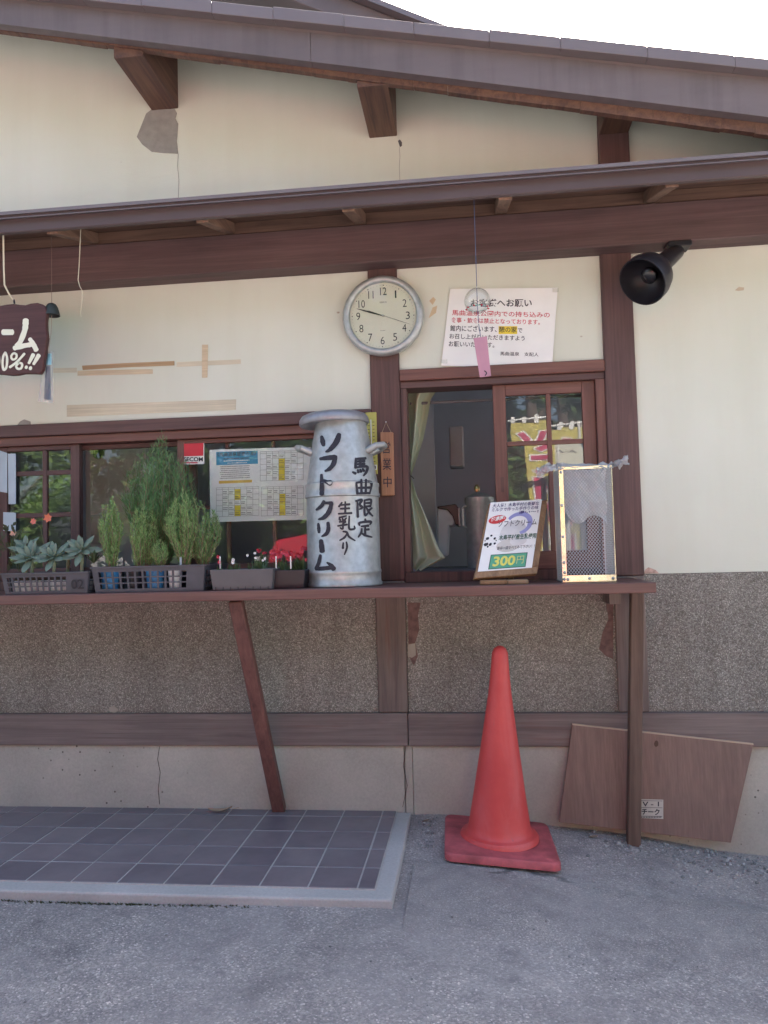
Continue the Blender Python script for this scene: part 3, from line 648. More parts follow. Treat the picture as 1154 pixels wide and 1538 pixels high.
# steel jug and jar
e0 = P(700, 790, .45); e1 = P(742, 738, .45); zb = 0.9605
jg = thing('steel_container', 'polished steel container with lid standing inside the hatch behind the poster stand', 'container', ((e0.x+e1.x)/2, .45, zb))
rr = (e1.x-e0.x)/2; cx = (e0.x+e1.x)/2
MB().lathe([(rr*.95, 0), (rr, .02), (rr, e1.z-zb-.05), (rr*1.04, e1.z-zb-.045), (rr*1.04, e1.z-zb-.02), (rr*.5, e1.z-zb), (0, e1.z-zb+.004)], (cx, .55, zb), 28).build('pot', M['steel'], jg, smooth=True)
MB().lathe([(0, 0), (.012, .004), (.014, .02), (.006, .035), (0, .037)], (cx-.01, .50, e1.z+.002), 16).build('knob', plain('brass', (0.6, 0.42, 0.2), .3, 1.0), jg, smooth=True)
MB().tube([(cx-rr*.98, .5, e1.z-.06), (cx-rr*1.2, .48, e1.z-.07), (cx-rr*1.2, .48, e1.z-.15), (cx-rr*.98, .5, e1.z-.16)], .006, 8).build('handle', M['steel'], jg, smooth=True)

# ================================================================== COUNTER
CT = 0.922; CF = -0.395; CXR = P(986, 885, -0.39).x
ctr = thing('counter_shelf', 'long red-brown wooden counter shelf fixed along the shop front', 'counter', (-0.6, -0.2, 0.0))
MB().box(-3.2, CXR, CF, -0.0185, CT-0.036, CT).build('counter_top', M['counter'], ctr, bevel=0.004, seg=2)
pT = P(357, 907, -0.33); pB = P(416, 1212, -0.05)
MB().beam((pT.x, -0.35, CT-0.037), (pB.x+.005, -0.03, TT+0.004), 0.05, 0.035, up=(0, 1, 0)).build('brace', M['red_z'], ctr, bevel=0.003)
e = P(950.5, 1255, -0.085); eT = P(957, 905, -0.12)
MB().beam((eT.x, -0.125, CT-0.0365), (e.x, -0.088, gz(e.x, -.088)-0.02), 0.046, 0.042, up=(0, 1, 0)).build('leg', M['leg'], ctr, bevel=0.003)
MB().box(0.50, 0.5425, -0.15, -0.019, CT-0.09, CT-0.037).build('bearer', M['grey_z'], ctr, bevel=0.002)

# ================================================================== THINGS ON THE WALL
# ---- clock
cc = P(576, 476, -0.02); CR = 0.163
ck = thing('wall_clock', 'round silver-rimmed wall clock with black numerals on the wooden post', 'clock', (cc.x, -0.02, cc.z))
cy = -0.0185
MB().lathe([(CR*.97, 0), (CR, .006), (CR, .016), (CR*.985, .026), (CR*.93, .034), (CR*.86, .033), (CR*.835, .027), (CR*.825, .016)], (cc.x, cy, cc.z), 72, axis=(0, -1, 0), cap=False).build('rim', M['steel'], ck, smooth='all')
MB().lathe([(0, .0155), (CR*.83, .0155)], (cc.x, cy, cc.z), 64, axis=(0, -1, 0), cap=False).build('dial', plain('cream_dial', (0.74, 0.74, 0.62), .5, var=.02), ck)
MB().lathe([(0, .001), (CR*.97, .001)], (cc.x, cy, cc.z), 48, axis=(0, -1, 0), cap=False).build('back_plate', M['black'], ck)
TILT = math.radians(-2.2)
def cpt(a, r, y): a = a+TILT*-1; return Vector((cc.x+CR*r*math.sin(a), y, cc.z+CR*r*math.cos(a)))
yd = cy-0.0160
mb = MB()
for h in range(1, 13):
    c = cpt(h*PI/6, .615, yd); hh = .031; ww = .016 if h < 10 else (.021 if h == 11 else .026)
    if h == 1: ww = .0062
    text(mb, str(h), (c.x-ww/2, yd, c.z-hh/2), (c.x+ww/2, yd, c.z-hh/2), (c.x-ww/2, yd, c.z+hh/2), -0.004)
for k in range(60):
    c = cpt(k*PI/30, .765, yd); r = .0019 if k % 5 == 0 else .0008
    mb.add([(c.x-r, yd, c.z-r), (c.x+r, yd, c.z-r), (c.x+r, yd, c.z+r), (c.x-r, yd, c.z+r)], [(0, 1, 2, 3)])
c = cpt(0, .34, yd); text(mb, 'SEIKO', (c.x-.014, yd, c.z-.003), (c.x+.014, yd, c.z-.003), (c.x-.014, yd, c.z+.003))
c = cpt(PI, .37, yd); mb.add([(c.x-.010, yd, c.z-.0007), (c.x+.010, yd, c.z-.0003), (c.x+.010, yd, c.z+.0007), (c.x-.010, yd, c.z+.0003)], [(0, 1, 2, 3)])
mb.build('numerals', M['ink'], ck)
def hand(name, a, r0, r1, w, y, mat):
    mb = MB(); p = cpt(a, r0, y); q = cpt(a, r1, y); d = (q-p).normalized(); n = Vector((d.z, 0, -d.x)); mid = p.lerp(q, .72)
    pts = [p+n*w*.35, mid+n*w, q+n*w*.15, q-n*w*.15, mid-n*w, p-n*w*.35]; mb.ext(pts, (0, .0008, 0)); mb.build(name, mat, ck)
hand('hour_hand', math.radians(287), -.02, .50, .0042, yd-.002, M['ink']); hand('minute_hand', math.radians(286), -.05, .68, .0028, yd-.004, M['ink'])
hand('second_hand', math.radians(109), -.12, .72, .0007, yd-.006, M['ink'])
MB().lathe([(.004, .015), (.004, .024), (0, .0245)], (cc.x, cy, cc.z), 14, axis=(0, -1, 0)).build('pin', M['steel'], ck)
MB().lathe([(0, .0285), (CR*.835, .0278)], (cc.x, cy, cc.z), 64, axis=(0, -1, 0), cap=False).build('cover_glass', M['thin_glass'], ck)

# ---- paper notice
def quad_sheet(tl, tr, br, bl, Y, fn_y=None, nu=12, nv=12):
    def fn(u, v):
        a = Vector(tl).lerp(Vector(tr), u); b = Vector(bl).lerp(Vector(br), u); c = a.lerp(b, v)
        return P(c.x, c.y, Y + (fn_y(u, v) if fn_y else 0))
    return fn
nt_ = thing('notice_sheet', 'white laminated notice with red and black printing above the serving window', 'notice', P(750, 555, -0.025))
curl = lambda u, v: -0.004 - 0.02*max(0, v-0.55)*(0.4+0.6*u) - 0.006*math.sin(PI*u)*(1-v)
fnn = quad_sheet((676.5, 434), (838, 432), (829, 555.5), (663, 549), -0.001, curl)
mb = MB(); mb.grid(fnn, 14, 14); mb.build('sheet', M['paper'], nt_, smooth='all')
def on_sheet(x0, y0, x1, y1, w, h, fn, lift=0.0006):
    def g(px, py, _h=0):
        # picture position -> sheet u,v (bilinear inverse by iteration)
        tl, tr, br, bl = [Vector(q) for q in fn.quad]; u = v = .5
        for _ in range(12):
            a = tl.lerp(tr, u); b = bl.lerp(br, u); c = a.lerp(b, v)
            du = ((tr-tl).lerp(br-bl, v)); dv = b-a; ex, ey = px-c.x, py-c.y; det = du.x*dv.y-du.y*dv.x
            u += (ex*dv.y-ey*dv.x)/det; v += (du.x*ey-du.y*ex)/det
        p = fn(u, v); return p + Vector((0, -lift-_h, 0))
    return g
fnn.quad = ((676.5, 434), (838, 432), (829, 555.5), (663, 549)); gs = on_sheet(0, 0, 0, 0, 0, 0, fnn)
def Z8(x, y): return 650+x/5.77, 370+y/5.77
def line8(mb, body, x0, yb, x1, yt, bold=.01, slope=.02):
    a, b = Z8(x0, yb); c, d = Z8(x1, yt); text_px(mb, body, a, d, c, b, 0, bold, slope, fn=gs)
for body, x0, yb, x1, yt, bold, sl_, mt_ in (('お客様へお願い', 330, 525, 860, 455, .018, .0, 'ink'), ('館内にございます、', 152, 735, 555, 682, .012, .025, 'ink'), ('憩の家', 575, 745, 730, 695, .012, .02, 'ink'), ('で', 738, 748, 778, 710, .012, .02, 'ink'),
        ('お召し上がりいただきますよう', 146, 800, 798, 755, .012, .03, 'ink'), ('お願いいたします。', 140, 868, 535, 822, .012, .03, 'ink'), ('馬曲温泉　支配人', 585, 945, 918, 912, .008, .03, 'ink'),
        ('馬曲温泉公園内での持ち込みの', 168, 598, 1015, 550, .012, .025, 'ink_red'), ('食事・飲食は禁止となっております。', 160, 662, 930, 615, .012, .025, 'ink_red')):
    mb = MB(); line8(mb, body, x0, yb, x1, yt, bold, sl_); mb.build('text_line', M[mt_], nt_)
hl = MB(); a, b = Z8(572, 692); c, d = Z8(733, 760)
gl = on_sheet(0, 0, 0, 0, 0, 0, fnn, 0.0003)
hl.grid(lambda u, v: gl(lerp(a, c, u), lerp(b, d, v)), 4, 3); hl.build('highlight', M['yellow'], nt_)
for x, y in ((666, 543), (833, 436)):
    mb = MB(); mb.add([gs(x-3, y-3, .0004), gs(x+6, y-3, .0004), gs(x+6, y+3, .0004), gs(x-3, y+3, .0004)], [(0, 1, 2, 3)]); mb.build('tape', film('clear_tape', (.8, .78, .65), .25), nt_)

# ---- masking-tape and veneer strips left on the wall
tapeA = wood('brown_tape', (0.42, 0.28, 0.14), (0.62, 0.45, 0.27), 'x', .6, bmp=.1); tapeB = wood('pale_tape', (0.64, 0.53, 0.36), (0.80, 0.68, 0.48), 'x', .7, bmp=.1)
tapeC = wood('faded_tape', (0.66, 0.62, 0.47), (0.80, 0.74, 0.58), 'x', .8, bmp=.1)
def strip(pts, mat, label, Y=-0.0006, th=0.0012):
    q = [P(x, y, 0) for x, y in pts]; mb = MB(); mb.ext([(p.x, Y-th, p.z) for p in q], (0, th, 0))
    tag(mb.build('tape_strip', mat), label, 'tape', 'tape strips left on the plaster')
strip([(80,553),(116,552.5),(116,559.5),(79,560)], tapeC, 'faded short tape strip beside the hanging board sign')
strip([(117,557),(226,554.5),(230,555),(230,561.5),(117,564.5)], tapeB, 'pale tape strip just under the dark brown strip', -.0006)
strip([(124,549.5),(190,545.5),(262.5,542.5),(262.5,549),(185,552),(125,556)], tapeA, 'dark wood-brown strip, darkest of the strips on the wall', -.002)
strip([(266,544),(362,540),(362,546.5),(265.5,551)], tapeC, 'faded tape strip forming the bar of a cross')
strip([(304,518),(313,518),(312,567),(304,567.5)], tapeB, 'short upright tape strip forming the post of a cross', -.002)
strip([(101,608.5),(355,600),(354.5,615.5),(101,626)], tapeC, 'long wide beige tape strip just above the window header', -.0006, .0015)

# ---- wind chime of clear glass with pink paper
wcY = -0.24; b0 = P(717, 452, wcY); R0 = 0.0475
wc = thing('wind_chime', 'clear glass wind chime with pink paper strip hanging before the notice', 'wind chime', (b0.x, wcY, b0.z))
prof = [(R0*math.sin(t), R0*math.cos(t)) for t in [PI*k/18*0.83 for k in range(19)]]
MB().lathe([(max(r, .0005), z) for r, z in prof], b0, 32, cap=False).build('glass_globe', M['thin_glass'], wc, smooth='all')
mb = MB()
for k in range(9):
    a = 2*PI*k/9+.2; c = b0+Vector((R0*.85*math.cos(a)*1.01, R0*.85*math.sin(a)*1.01, -.028)); mb.lathe([(0, -.004), (.005, 0), (0, .004)], c, 6)
mb.build('painted_dots', M['ink_red'], wc)
MB().lathe([(.036, -.026), (.037, -.0255), (.037, -.028), (.036, -.0285)], b0, 32, cap=False).build('rim', plain('green_glass_rim', (.25, .5, .45), .2), wc, smooth='all')
top = Vector((b0.x, wcY, deckz(wcY)-.002)); blu = plain('blue_cord', (.10, .15, .28), .8)
MB().tube([top, b0+Vector((0, 0, R0+.002))], .0014, 6).build('cord', blu, wc)
pe = P(722, 506, wcY-.01); MB().tube([b0+Vector((0, 0, R0)), b0, P(719, 485, wcY), pe], .0013, 6).build('clapper_cord', blu, wc)
MB().lathe([(0, -.004), (.004, 0), (0, .004)], b0+Vector((0, 0, R0+.003)), 10).build('bead', M['white'], wc)
MB().lathe([(0, -.004), (.004, 0), (0, .004)], P(719, 486, wcY), 10).build('bead', M['white'], wc)
pk = [P(711.5, 508, wcY-.012), P(731.5, 505, wcY-.006), P(737.5, 562, wcY), P(738, 564.5, wcY), P(721, 567, wcY-.006)]
MB().ext(pk, (0, .0012, 0)).build('paper_strip', plain('pink_paper', (.50, .26, .34), .7, var=.08), wc)
mb = MB(); stroke(mb, [(728, 557), (731, 560), (729, 564)], .8, lambda x, y, h: P(x, y, wcY-.012-h)); mb.build('ink_mark', M['ink'], wc)

# ---- black spotlight
lb = P(1008, 384, -0.13); la = P(960, 428, -0.25); ax = (la-lb).normalized()
sp = thing('spotlight', 'black bell-shaped spotlight under the canopy beam by the right post', 'lamp', (lb.x, -0.12, lb.z))
L0 = (la-lb).length; mid = lb + ax*(L0*.30)
MB().lathe([(.018, -.02), (.030, 0), (.036, .02), (.060, .04), (.080, .07), (.090, .105), (.091, .135), (.090, .145), (.086, .145), (.082, .12), (.07, .085), (.04, .06), (0, .055)], mid, 40, axis=ax, cap=False).build('shade', M['black'], sp, smooth=True, angle=60)
MB().lathe([(0, .065), (.02, .07), (.03, .085), (.03, .10), (.02, .11), (0, .112)], mid, 24, axis=ax).build('bulb', plain('dark_bulb', (.02, .02, .024), .2), sp, smooth=True)
MB().tube([mid+ax*.01, lb+ax*.02, P(1018, 378, -.09)], [.034, .034, .026], 12).build('neck', M['black'], sp, smooth=True)
MB().box(P(985, 0, -.09).x, P(1020, 0, -.09).x, -.115, -.035, 2.168, 2.1895).build('mounting_plate', M['black'], sp, bevel=.004)
e1 = (-RT*.55 - UP*.8); e1 = (e1 - ax*e1.dot(ax)).normalized(); e2 = ax.cross(e1); q = mid + ax*.120 + e1*.0925
MB().add([q-e2*.014-ax*.008, q+e2*.014-ax*.008, q+e2*.014+ax*.008+e1*.004, q-e2*.014+ax*.008+e1*.004], [(0, 1, 2, 3)]).build('rating_label', M['grey'], sp)

# ---- thermometer and OPEN plaque on the post
th = thing('thermometer', 'yellow wall thermometer half hidden behind the milk can', 'thermometer', P(558, 700, -.02))
q0, q1 = P(549, 620, -.019), P(568, 712, -.019)
MB().box(q0.x, q1.x, -.026, -.0188, q1.z, q0.z).build('scale_board', plain('yellow_board', (.50, .46, .12), .6), th, bevel=.002)
mb = MB(); xc = (q0.x+q1.x)/2
MB().tube([(xc, -.028, q0.z-.03), (xc, -.028, q1.z+.035)], .0022, 8).build('tube', M['white'], th)
for k in range(12):
    z = lerp(q0.z-.04, q1.z+.05, k/11); mb.box(xc+.006, xc+.014, -.0266, -.0262, z-.0012, z+.0012); mb.box(xc-.014, xc-.006, -.0266, -.0262, z-.0012, z+.0012)
mb.build('scale_marks', M['ink'], th)
e = P(562, 702, -.026); mb = MB(); mb.box(e.x-.01, e.x+.012, -.0272, -.0263, e.z-.010, e.z+.010); mb.build('label', M['white'], th)
mb = MB(); text(mb, '3', (e.x-.002, -.0276, e.z-.007), (e.x+.008, -.0276, e.z-.007), (e.x-.002, -.0276, e.z+.007), .03); mb.build('lettering', M['ink'], th)
op = thing('open_plaque', 'narrow wooden plaque with brushed characters hanging by string on the post', 'sign', P(583, 744, -.025))
pts = [P(571, 649, -.03), P(591, 649, -.03), P(593, 744, -.03), P(573, 745, -.03)]
MB().ext([(p.x, -.034, p.z) for p in pts], (0, .013, 0)).build('board', wood('plaque_wood', (.36, .17, .09), (.52, .28, .16), 'z', .55), op, bevel=.003)
f_ = lambda a, b: P(a, b, -.0347)
for ch, x0, y0, x1, y1 in (('営', 574.5, 663, 586.5, 681), ('業', 575, 688, 588, 706), ('中', 576, 716, 588.5, 732)): mb = MB(); text_px(mb, ch, x0, y0, x1, y1, 0, .006, fn=f_); mb.build('lettering', M['ink'], op)
ap = P(580, 634, -.02); MB().tube([P(574, 650, -.034), ap, P(588, 650, -.034)], .0011, 5).build('string', plain('twine', (.45, .35, .22), .9), op)
MB().lathe([(0, -.006), (.003, 0), (0, .001)], (ap.x, -.0235, ap.z), 8, axis=(0, -1, 0)).build('nail', M['steel'], op)

# ---- hanging board sign at the left, partly out of view
sgY = -0.30
sg = thing('board_sign', 'dark brown wavy-edged board sign with thick white brushed lettering', 'sign', P(-20, 562, sgY))
tp = [(-110, 458), (-80, 455), (-50, 459), (-20, 456), (0, 459), (10, 457), (20, 456), (30, 457.5), (38, 458), (46, 455.5), (56, 454.5), (64, 457), (69, 462), (70.5, 470), (69, 482), (69.5, 495), (71, 507), (69, 520), (68, 528), (66, 540), (64, 555), (60, 561.5), (48, 561), (35, 561), (26, 563), (16, 563.5), (4, 562), (-30, 560), (-70, 563), (-110, 560)]
MB().ext([P(x, y, sgY) for x, y in tp], (0, .022, 0)).build('board', wood('sign_wood', (.055, .018, .02), (.12, .045, .042), 'x', .45), sg, bevel=.004, seg=2)
def Z4(x, y): return x/7.325, 430+y/7.325
def zs(mb, pts, w, conv, fn, k): stroke(mb, [conv(*p) for p in pts], [a/k for a in w] if isinstance(w, (list, tuple)) else w/k, fn)
fs_ = lambda x, y, h: P(x, y, sgY-.0005-h)
mb = MB()
zs(mb, [(38, 505), (135, 505)], [33, 33], Z4, fs_, 7.325)
zs(mb, [(285, 375), (275, 480), (225, 610), (185, 655)], [34, 30, 28, 27], Z4, fs_, 7.325)
zs(mb, [(160, 680), (260, 655), (355, 640)], [26, 29, 24], Z4, fs_, 7.325)
zs(mb, [(330, 580), (370, 640), (400, 700)], [22, 27, 28], Z4, fs_, 7.325)
for dx in (0, -88):
    zs(mb, [(60+dx, 728), (80+dx, 790), (72+dx, 890), (42+dx, 918), (30+dx, 850), (38+dx, 770), (60+dx, 728)], 13, Z4, fs_, 7.325)
zs(mb, [(160, 735), (185, 755), (175, 795), (140, 805), (125, 775), (140, 745), (160, 735)], 12, Z4, fs_, 7.325)
zs(mb, [(270, 742), (190, 830), (110, 890)], 14, Z4, fs_, 7.325)
zs(mb, [(210, 840), (245, 855), (235, 900), (200, 908), (180, 880), (210, 840)], 13, Z4, fs_, 7.325)
zs(mb, [(368, 752), (320, 845)], [22, 16], Z4, fs_, 7.325); zs(mb, [(428, 760), (372, 855)], [24, 16], Z4, fs_, 7.325)
zs(mb, [(288, 890), (294, 892)], 20, Z4, fs_, 7.325); zs(mb, [(334, 900), (340, 902)], 22, Z4, fs_, 7.325)
mb.build('lettering', plain('cream_paint', (.80, .83, .68), .5, var=.04), sg)
cw = plain('white_cord', (.72, .70, .55), .8)
ctop = P(5, 378, -.36); MB().tube([(ctop.x, ctop.y, deckz(-.36)-.002), P(6, 405, -.35), P(7, 428, -.33), P(14, 442, -.31), P(20.5, 451, sgY+.01)], .0032, 7).build('cord', cw, sg, smooth=True)
MB().tube([P(21, 450, sgY+.01), P(22, 456, sgY+.01)], .0035, 6).build('eyelet', M['black'], sg)
thn = thing('loose_wire', 'thin pale wire dangling from the canopy right of the board sign', 'wire', P(123, 437, -.2))
w0 = P(122, 372, -.30)
MB().tube([(w0.x, w0.y, deckz(-.30)-.002), P(119, 400, -.28), P(117.5, 420, -.27), P(120, 430, -.26), P(124, 437, -.26)], .0016, 6).build('strand', cw, thn, smooth=True)
MB().tube([P(124, 437, -.26), P(123, 455, -.262), P(121, 470, -.262), P(122, 476, -.262)], .0009, 6).build('fine_end', cw, thn, smooth=True)
# ---- iron bell chime beside the sign
ibY = -0.27; ib = P(78, 474, ibY)
bc = thing('iron_bell', 'small dark green iron bell with clear plastic tag beside the board sign', 'wind chime', ib)
MB().lathe([(.0, .050), (.006, .049), (.015, .045), (.022, .034), (.027, .018), (.031, .0), (.029, -.001), (.024, .016), (.012, .04), (0, .044)], ib, 28).build('bell', plain('dark_green_iron', (.05, .065, .062), .55, .3, bmp=.3, bscale=120), bc, smooth=True)
MB().tube([(ib.x, ibY, deckz(ibY)-.002), ib+Vector((0, 0, .05))], .0009, 5).build('cord', plain('brown_cord', (.2, .14, .12), .9), bc)
MB().tube([ib, P(77, 500, ibY), P(73, 530, ibY)], .0009, 5).build('clapper_cord', plain('tan_cord', (.45, .32, .25), .9), bc)
def tagfn(u, v): x = lerp(lerp(67.5, 80, u), lerp(57, 80.5, u), v); return P(x, lerp(528, 603, v)+3*u*v, ibY + .006*math.sin(u*7+v*4))
mb = MB(); mb.grid(tagfn, 8, 14); mb.build('plastic_tag', film('clear_plastic', (.75, .8, .82), .35, .15), bc, smooth='all')
bl2 = MB(); bl2.grid(lambda u, v: tagfn(.3+.55*u, .04+.22*v)+Vector((0, -.0012, 0)), 3, 3); bl2.build('blue_print', plain('pale_blue_print', (.25, .52, .62), .5), bc)
bl2 = MB(); bl2.grid(lambda u, v: tagfn(.3+.45*u+.1*v, .28+.66*v)+Vector((0, -.0012, 0)), 3, 6); bl2.build('grey_print', plain('slate_print', (.14, .16, .20), .4), bc)

# ---- papers stuck inside the far left window
for pts, lab in (([(-3, 676), (9, 680), (9, 740), (-3, 738)], 'pale blue paper on the dark window post at the left edge'), ([(10, 681), (22, 681), (22, 757), (11, 757)], 'tall narrow pale paper in the window at the far left'), ([(3, 769), (22, 770), (22, 798), (3, 797)], 'small square pale blue note low in the window at the far left')):
    q = [P(x, y, -.0) for x, y in pts]; mb = MB(); mb.ext([(p.x, .0095, p.z) for p in q], (0, .0012, 0)); tag(mb.build('paper_note', plain('pale_blue_paper', (.42, .52, .60), .6, var=.05)), lab, 'paper')

# ---- security sticker and timetable poster in the left window
ss = thing('security_sticker', 'red and white security sticker on the window glass behind the tall bush', 'sticker', P(290, 698, .013))
q = [P(x, y, .0145) for x, y in ((274, 665), (307, 664), (307, 697), (275, 697.5))]
MB().ext(q, (0, .0009, 0)).build('backing', M['white'], ss)
q = [P(x, y, .0138) for x, y in ((275, 666), (306, 665), (305.5, 684.5), (275.5, 685.5))]; MB().add(q, [(0, 3, 2, 1)]).build('red_field', plain('sticker_red', (.62, .04, .06), .4), ss)
mb = MB(); text_px(mb, 'SECOM', 276, 686.5, 305, 693, .0138, .03); mb.build('lettering', M['ink'], ss)
q = [P(x, y, .0138) for x, y in ((276, 694), (297, 694), (297, 696), (276, 696))]; MB().add(q, [(0, 3, 2, 1)]).build('red_bar', M['ink_red'], ss)
tt = thing('timetable_poster', 'white poster with blue heading and yellow-marked calendars inside the left window', 'poster', P(390, 783, .02))
def Z5(x, y): return 260+x/5.127, 620+y/5.127
pY = .0205
PF = lambda x, y, d=0: P(*Z5(x, y), pY-d)
MB().ext([PF(281, 285), PF(1062, 262), PF(1062, 822), PF(288, 842)], (0, .001, 0)).build('sheet', M['paper'], tt)
def pq(name, pts, mat, d=.0005): MB().add([PF(x, y, d) for x, y in pts], [(0, 3, 2, 1)]).build(name, mat, tt)
pq('heading_field', [(333, 302), (652, 290), (655, 392), (334, 404)], M['blue_print'])
mb = MB()
def t5(mb, body, x0, yt, x1, yb, bold=.0, slope=-.035, d=.001): 
    a, b = Z5(x0, yt); c, e = Z5(x1, yb); text_px(mb, body, a, b, c, e, pY-d, bold, slope)
t5(mb, '《馬曲温泉望郷の湯》', 340, 306, 640, 338, .012)
def ticks(mb, x0, yt, x1, yb, d=.001, slope=-.035):      # print too small to read: short uneven bars
    x = x0
    while x < x1:
        w_ = random.uniform(4, 9); dy = slope*(x-x0); mb.add([PF(x, yt+dy, d), PF(x+w_, yt+dy, d), PF(x+w_, yb+dy, d), PF(x, yb+dy, d)], [(0, 3, 2, 1)]); x += w_+random.uniform(1.5, 4)
ticks(mb, 390, 350, 580, 358)
for r in range(7): ticks(mb, 362+5*(r % 3), 413+15*r, 590-8*(r % 2), 418+15*r)
mb.build('small_lettering', M['ink_soft'], tt)
mb = MB(); ticks(mb, 390, 368, 590, 375); ticks(mb, 420, 385, 570, 391); mb.build('white_lettering', M['white'], tt)
pq('orange_field', [(354, 524), (609, 515), (609, 536), (354, 546)], M['orange_print'])
ln = MB(); ys_ = MB(); tx_ = MB()
def cell_line(x0, y0, x1, y1, w=1.1):
    dx, dy = x1-x0, y1-y0; l = math.hypot(dx, dy); nx, ny = -dy/l*w, dx/l*w
    ln.add([PF(x0+nx, y0+ny, .0007), PF(x1+nx, y1+ny, .0007), PF(x1-nx, y1-ny, .0007), PF(x0-nx, y0-ny, .0007)], [(0, 1, 2, 3)])
for (x0, y0, x1, y1, rows) in ((672, 300, 1004, 525, 5), (334, 578, 662, 800, 5), (680, 572, 1006, 795, 5)):
    sl = -.03
    for k in range(8): x = lerp(x0, x1, k/7); cell_line(x, y0+sl*(x-x0), x, y1+sl*(x-x0))
    for k in range(rows+1):
        y = lerp(y0+14, y1, k/rows); cell_line(x0, y, x1, y+sl*(x1-x0))
    cell_line(x0, y0, x1, y0+sl*(x1-x0))
    cw_ = (x1-x0)/7; ch_ = (y1-y0-14)/rows
    for r in range(rows):
        for k in range(7):
            xa = x0+k*cw_; ya = y0+14+r*ch_+sl*(xa-x0)
            if k == 3 and r > 0 - (x0 < 600) and not (x0 < 600 and r == 2): ys_.add([PF(xa+1, ya+1, .0005), PF(xa+cw_-1, ya+1+sl*cw_, .0005), PF(xa+cw_-1, ya+ch_-1+sl*cw_, .0005), PF(xa+1, ya+ch_-1, .0005)], [(0, 3, 2, 1)])
            if (r*7+k) % 5 != 4 and 0 < k < 6:
                for q in range(2):
                    yy = ya+ch_*(.35+.3*q); wv = cw_*(.55+.3*random.random()); tx_.add([PF(xa+3, yy, .001), PF(xa+3+wv, yy+sl*wv, .001), PF(xa+3+wv, yy+4+sl*wv, .001), PF(xa+3, yy+4, .001)], [(0, 3, 2, 1)])
ln.build('ruled_lines', M['line'], tt); ys_.build('yellow_cells', M['yellow'], tt); tx_.build('cell_lettering', M['ink_soft'], tt)

# ================================================================== THINGS ON THE COUNTER
# ---- milk can
mcY = -0.185; mb0 = P(515, 878, mcY)
mcx, mcz = P(516, 800, mcY).x, CT+.0008
mc = thing('milk_can', 'tall galvanised milk can with black brushed characters standing on the counter', 'milk can', (mcx, mcY, mcz))
zc = lambda py: P(515, py, mcY).z - mcz
rb = (P(571, 800, mcY).x - P(460, 800, mcY).x)/2*0.985
rn = (P(549, 640, mcY).x - P(474, 640, mcY).x)/2
PR = [(rb*.97, 0), (rb*1.02, .002), (rb*1.025, .012), (rb*1.0, .018), (rb*1.0, zc(861)), (rb*1.01, zc(860)), (rb*1.01, zc(857)), (rb*.99, zc(855)), (rb*.98, zc(749)), (rb*1.012, zc(747.5)), (rb*1.012, zc(744)), (rb*.99, zc(741)), (rb*.99, zc(734)), (rb*1.004, zc(731)), (rb*1.0, zc(728)), (rb*.96, zc(726.5)), (rb*.93, zc(715)), (rb*.86, zc(690)), (rb*.79, zc(665)), (rn*1.05, zc(648)), (rn, zc(636)), (rn*.99, zc(628))]
MB().lathe(PR, (mcx, mcY, mcz), 64).build('body', M['steel'], mc, smooth=True, angle=35)
zt = zc(632); RL = (P(561, 632, mcY).x - P(457, 632, mcY).x)/2
MB().lathe([(rn*1.02, zt-.012), (RL*.97, zt-.016), (RL, zt-.010), (RL*.985, zt+.006), (RL*.92, zt+.018), (RL*.8, zt+.025), (RL*.5, zt+.026), (0, zt+.024)], (mcx-.004, mcY, mcz), 56, axis=(-.035, 0, 1)).build('lid', plain('dull_lid_steel', (.34, .35, .38), .5, .6, var=.2, scale=20, bmp=.2, bscale=40), mc, smooth=True, angle=50)
for px0, sgn in ((461, -1), (563, 1)):
    z = zc(675)+mcz; rr = rb*.82
    pts = [(mcx+sgn*rr*.93, mcY-.045, z-.014), (mcx+sgn*(rr+.026), mcY-.058, z+.002), (mcx+sgn*(rr+.048), mcY-.035, z+.008), (mcx+sgn*(rr+.050), mcY+.01, z+.008), (mcx+sgn*(rr+.03), mcY+.045, z+.002), (mcx+sgn*rr*.9, mcY+.045, z-.014)]
    MB().tube(pts, [.015, .0125, .0115, .0115, .0125, .015], 12).build('handle', M['steel'], mc, smooth=True)
def rad_at(z):
    for (r0_, z0_), (r1_, z1_) in zip(PR[3:-1], PR[4:]):
        if z0_ <= z <= z1_ or (z1_ <= z <= z0_): return lerp(r0_, r1_, (z-z0_)/(z1_-z0_+1e-9))
    return PR[-1][0] if z > .3 else rb
def can_pt(px, py, h):
    d = ray(px, py).normalized(); r = rb
    p = P(px, py, mcY-.1)
    for _ in range(6):
        r = rad_at(p.z-mcz)+.0004+h; o = CAM-Vector((mcx, mcY, 0)); a = d.x**2+d.y**2; bq = o.x*d.x+o.y*d.y; cq = o.x**2+o.y**2-r*r; ds = bq*bq-a*cq
        t = (-bq-math.sqrt(max(ds, 0)))/a; p = CAM+d*t
    return p
def Z6(x, y): return 440+x/4.961, 590+y/4.961
mb = MB()
def K(pts, w): zs(mb, pts, [a*1.12 for a in w], Z6, can_pt, 4.961)
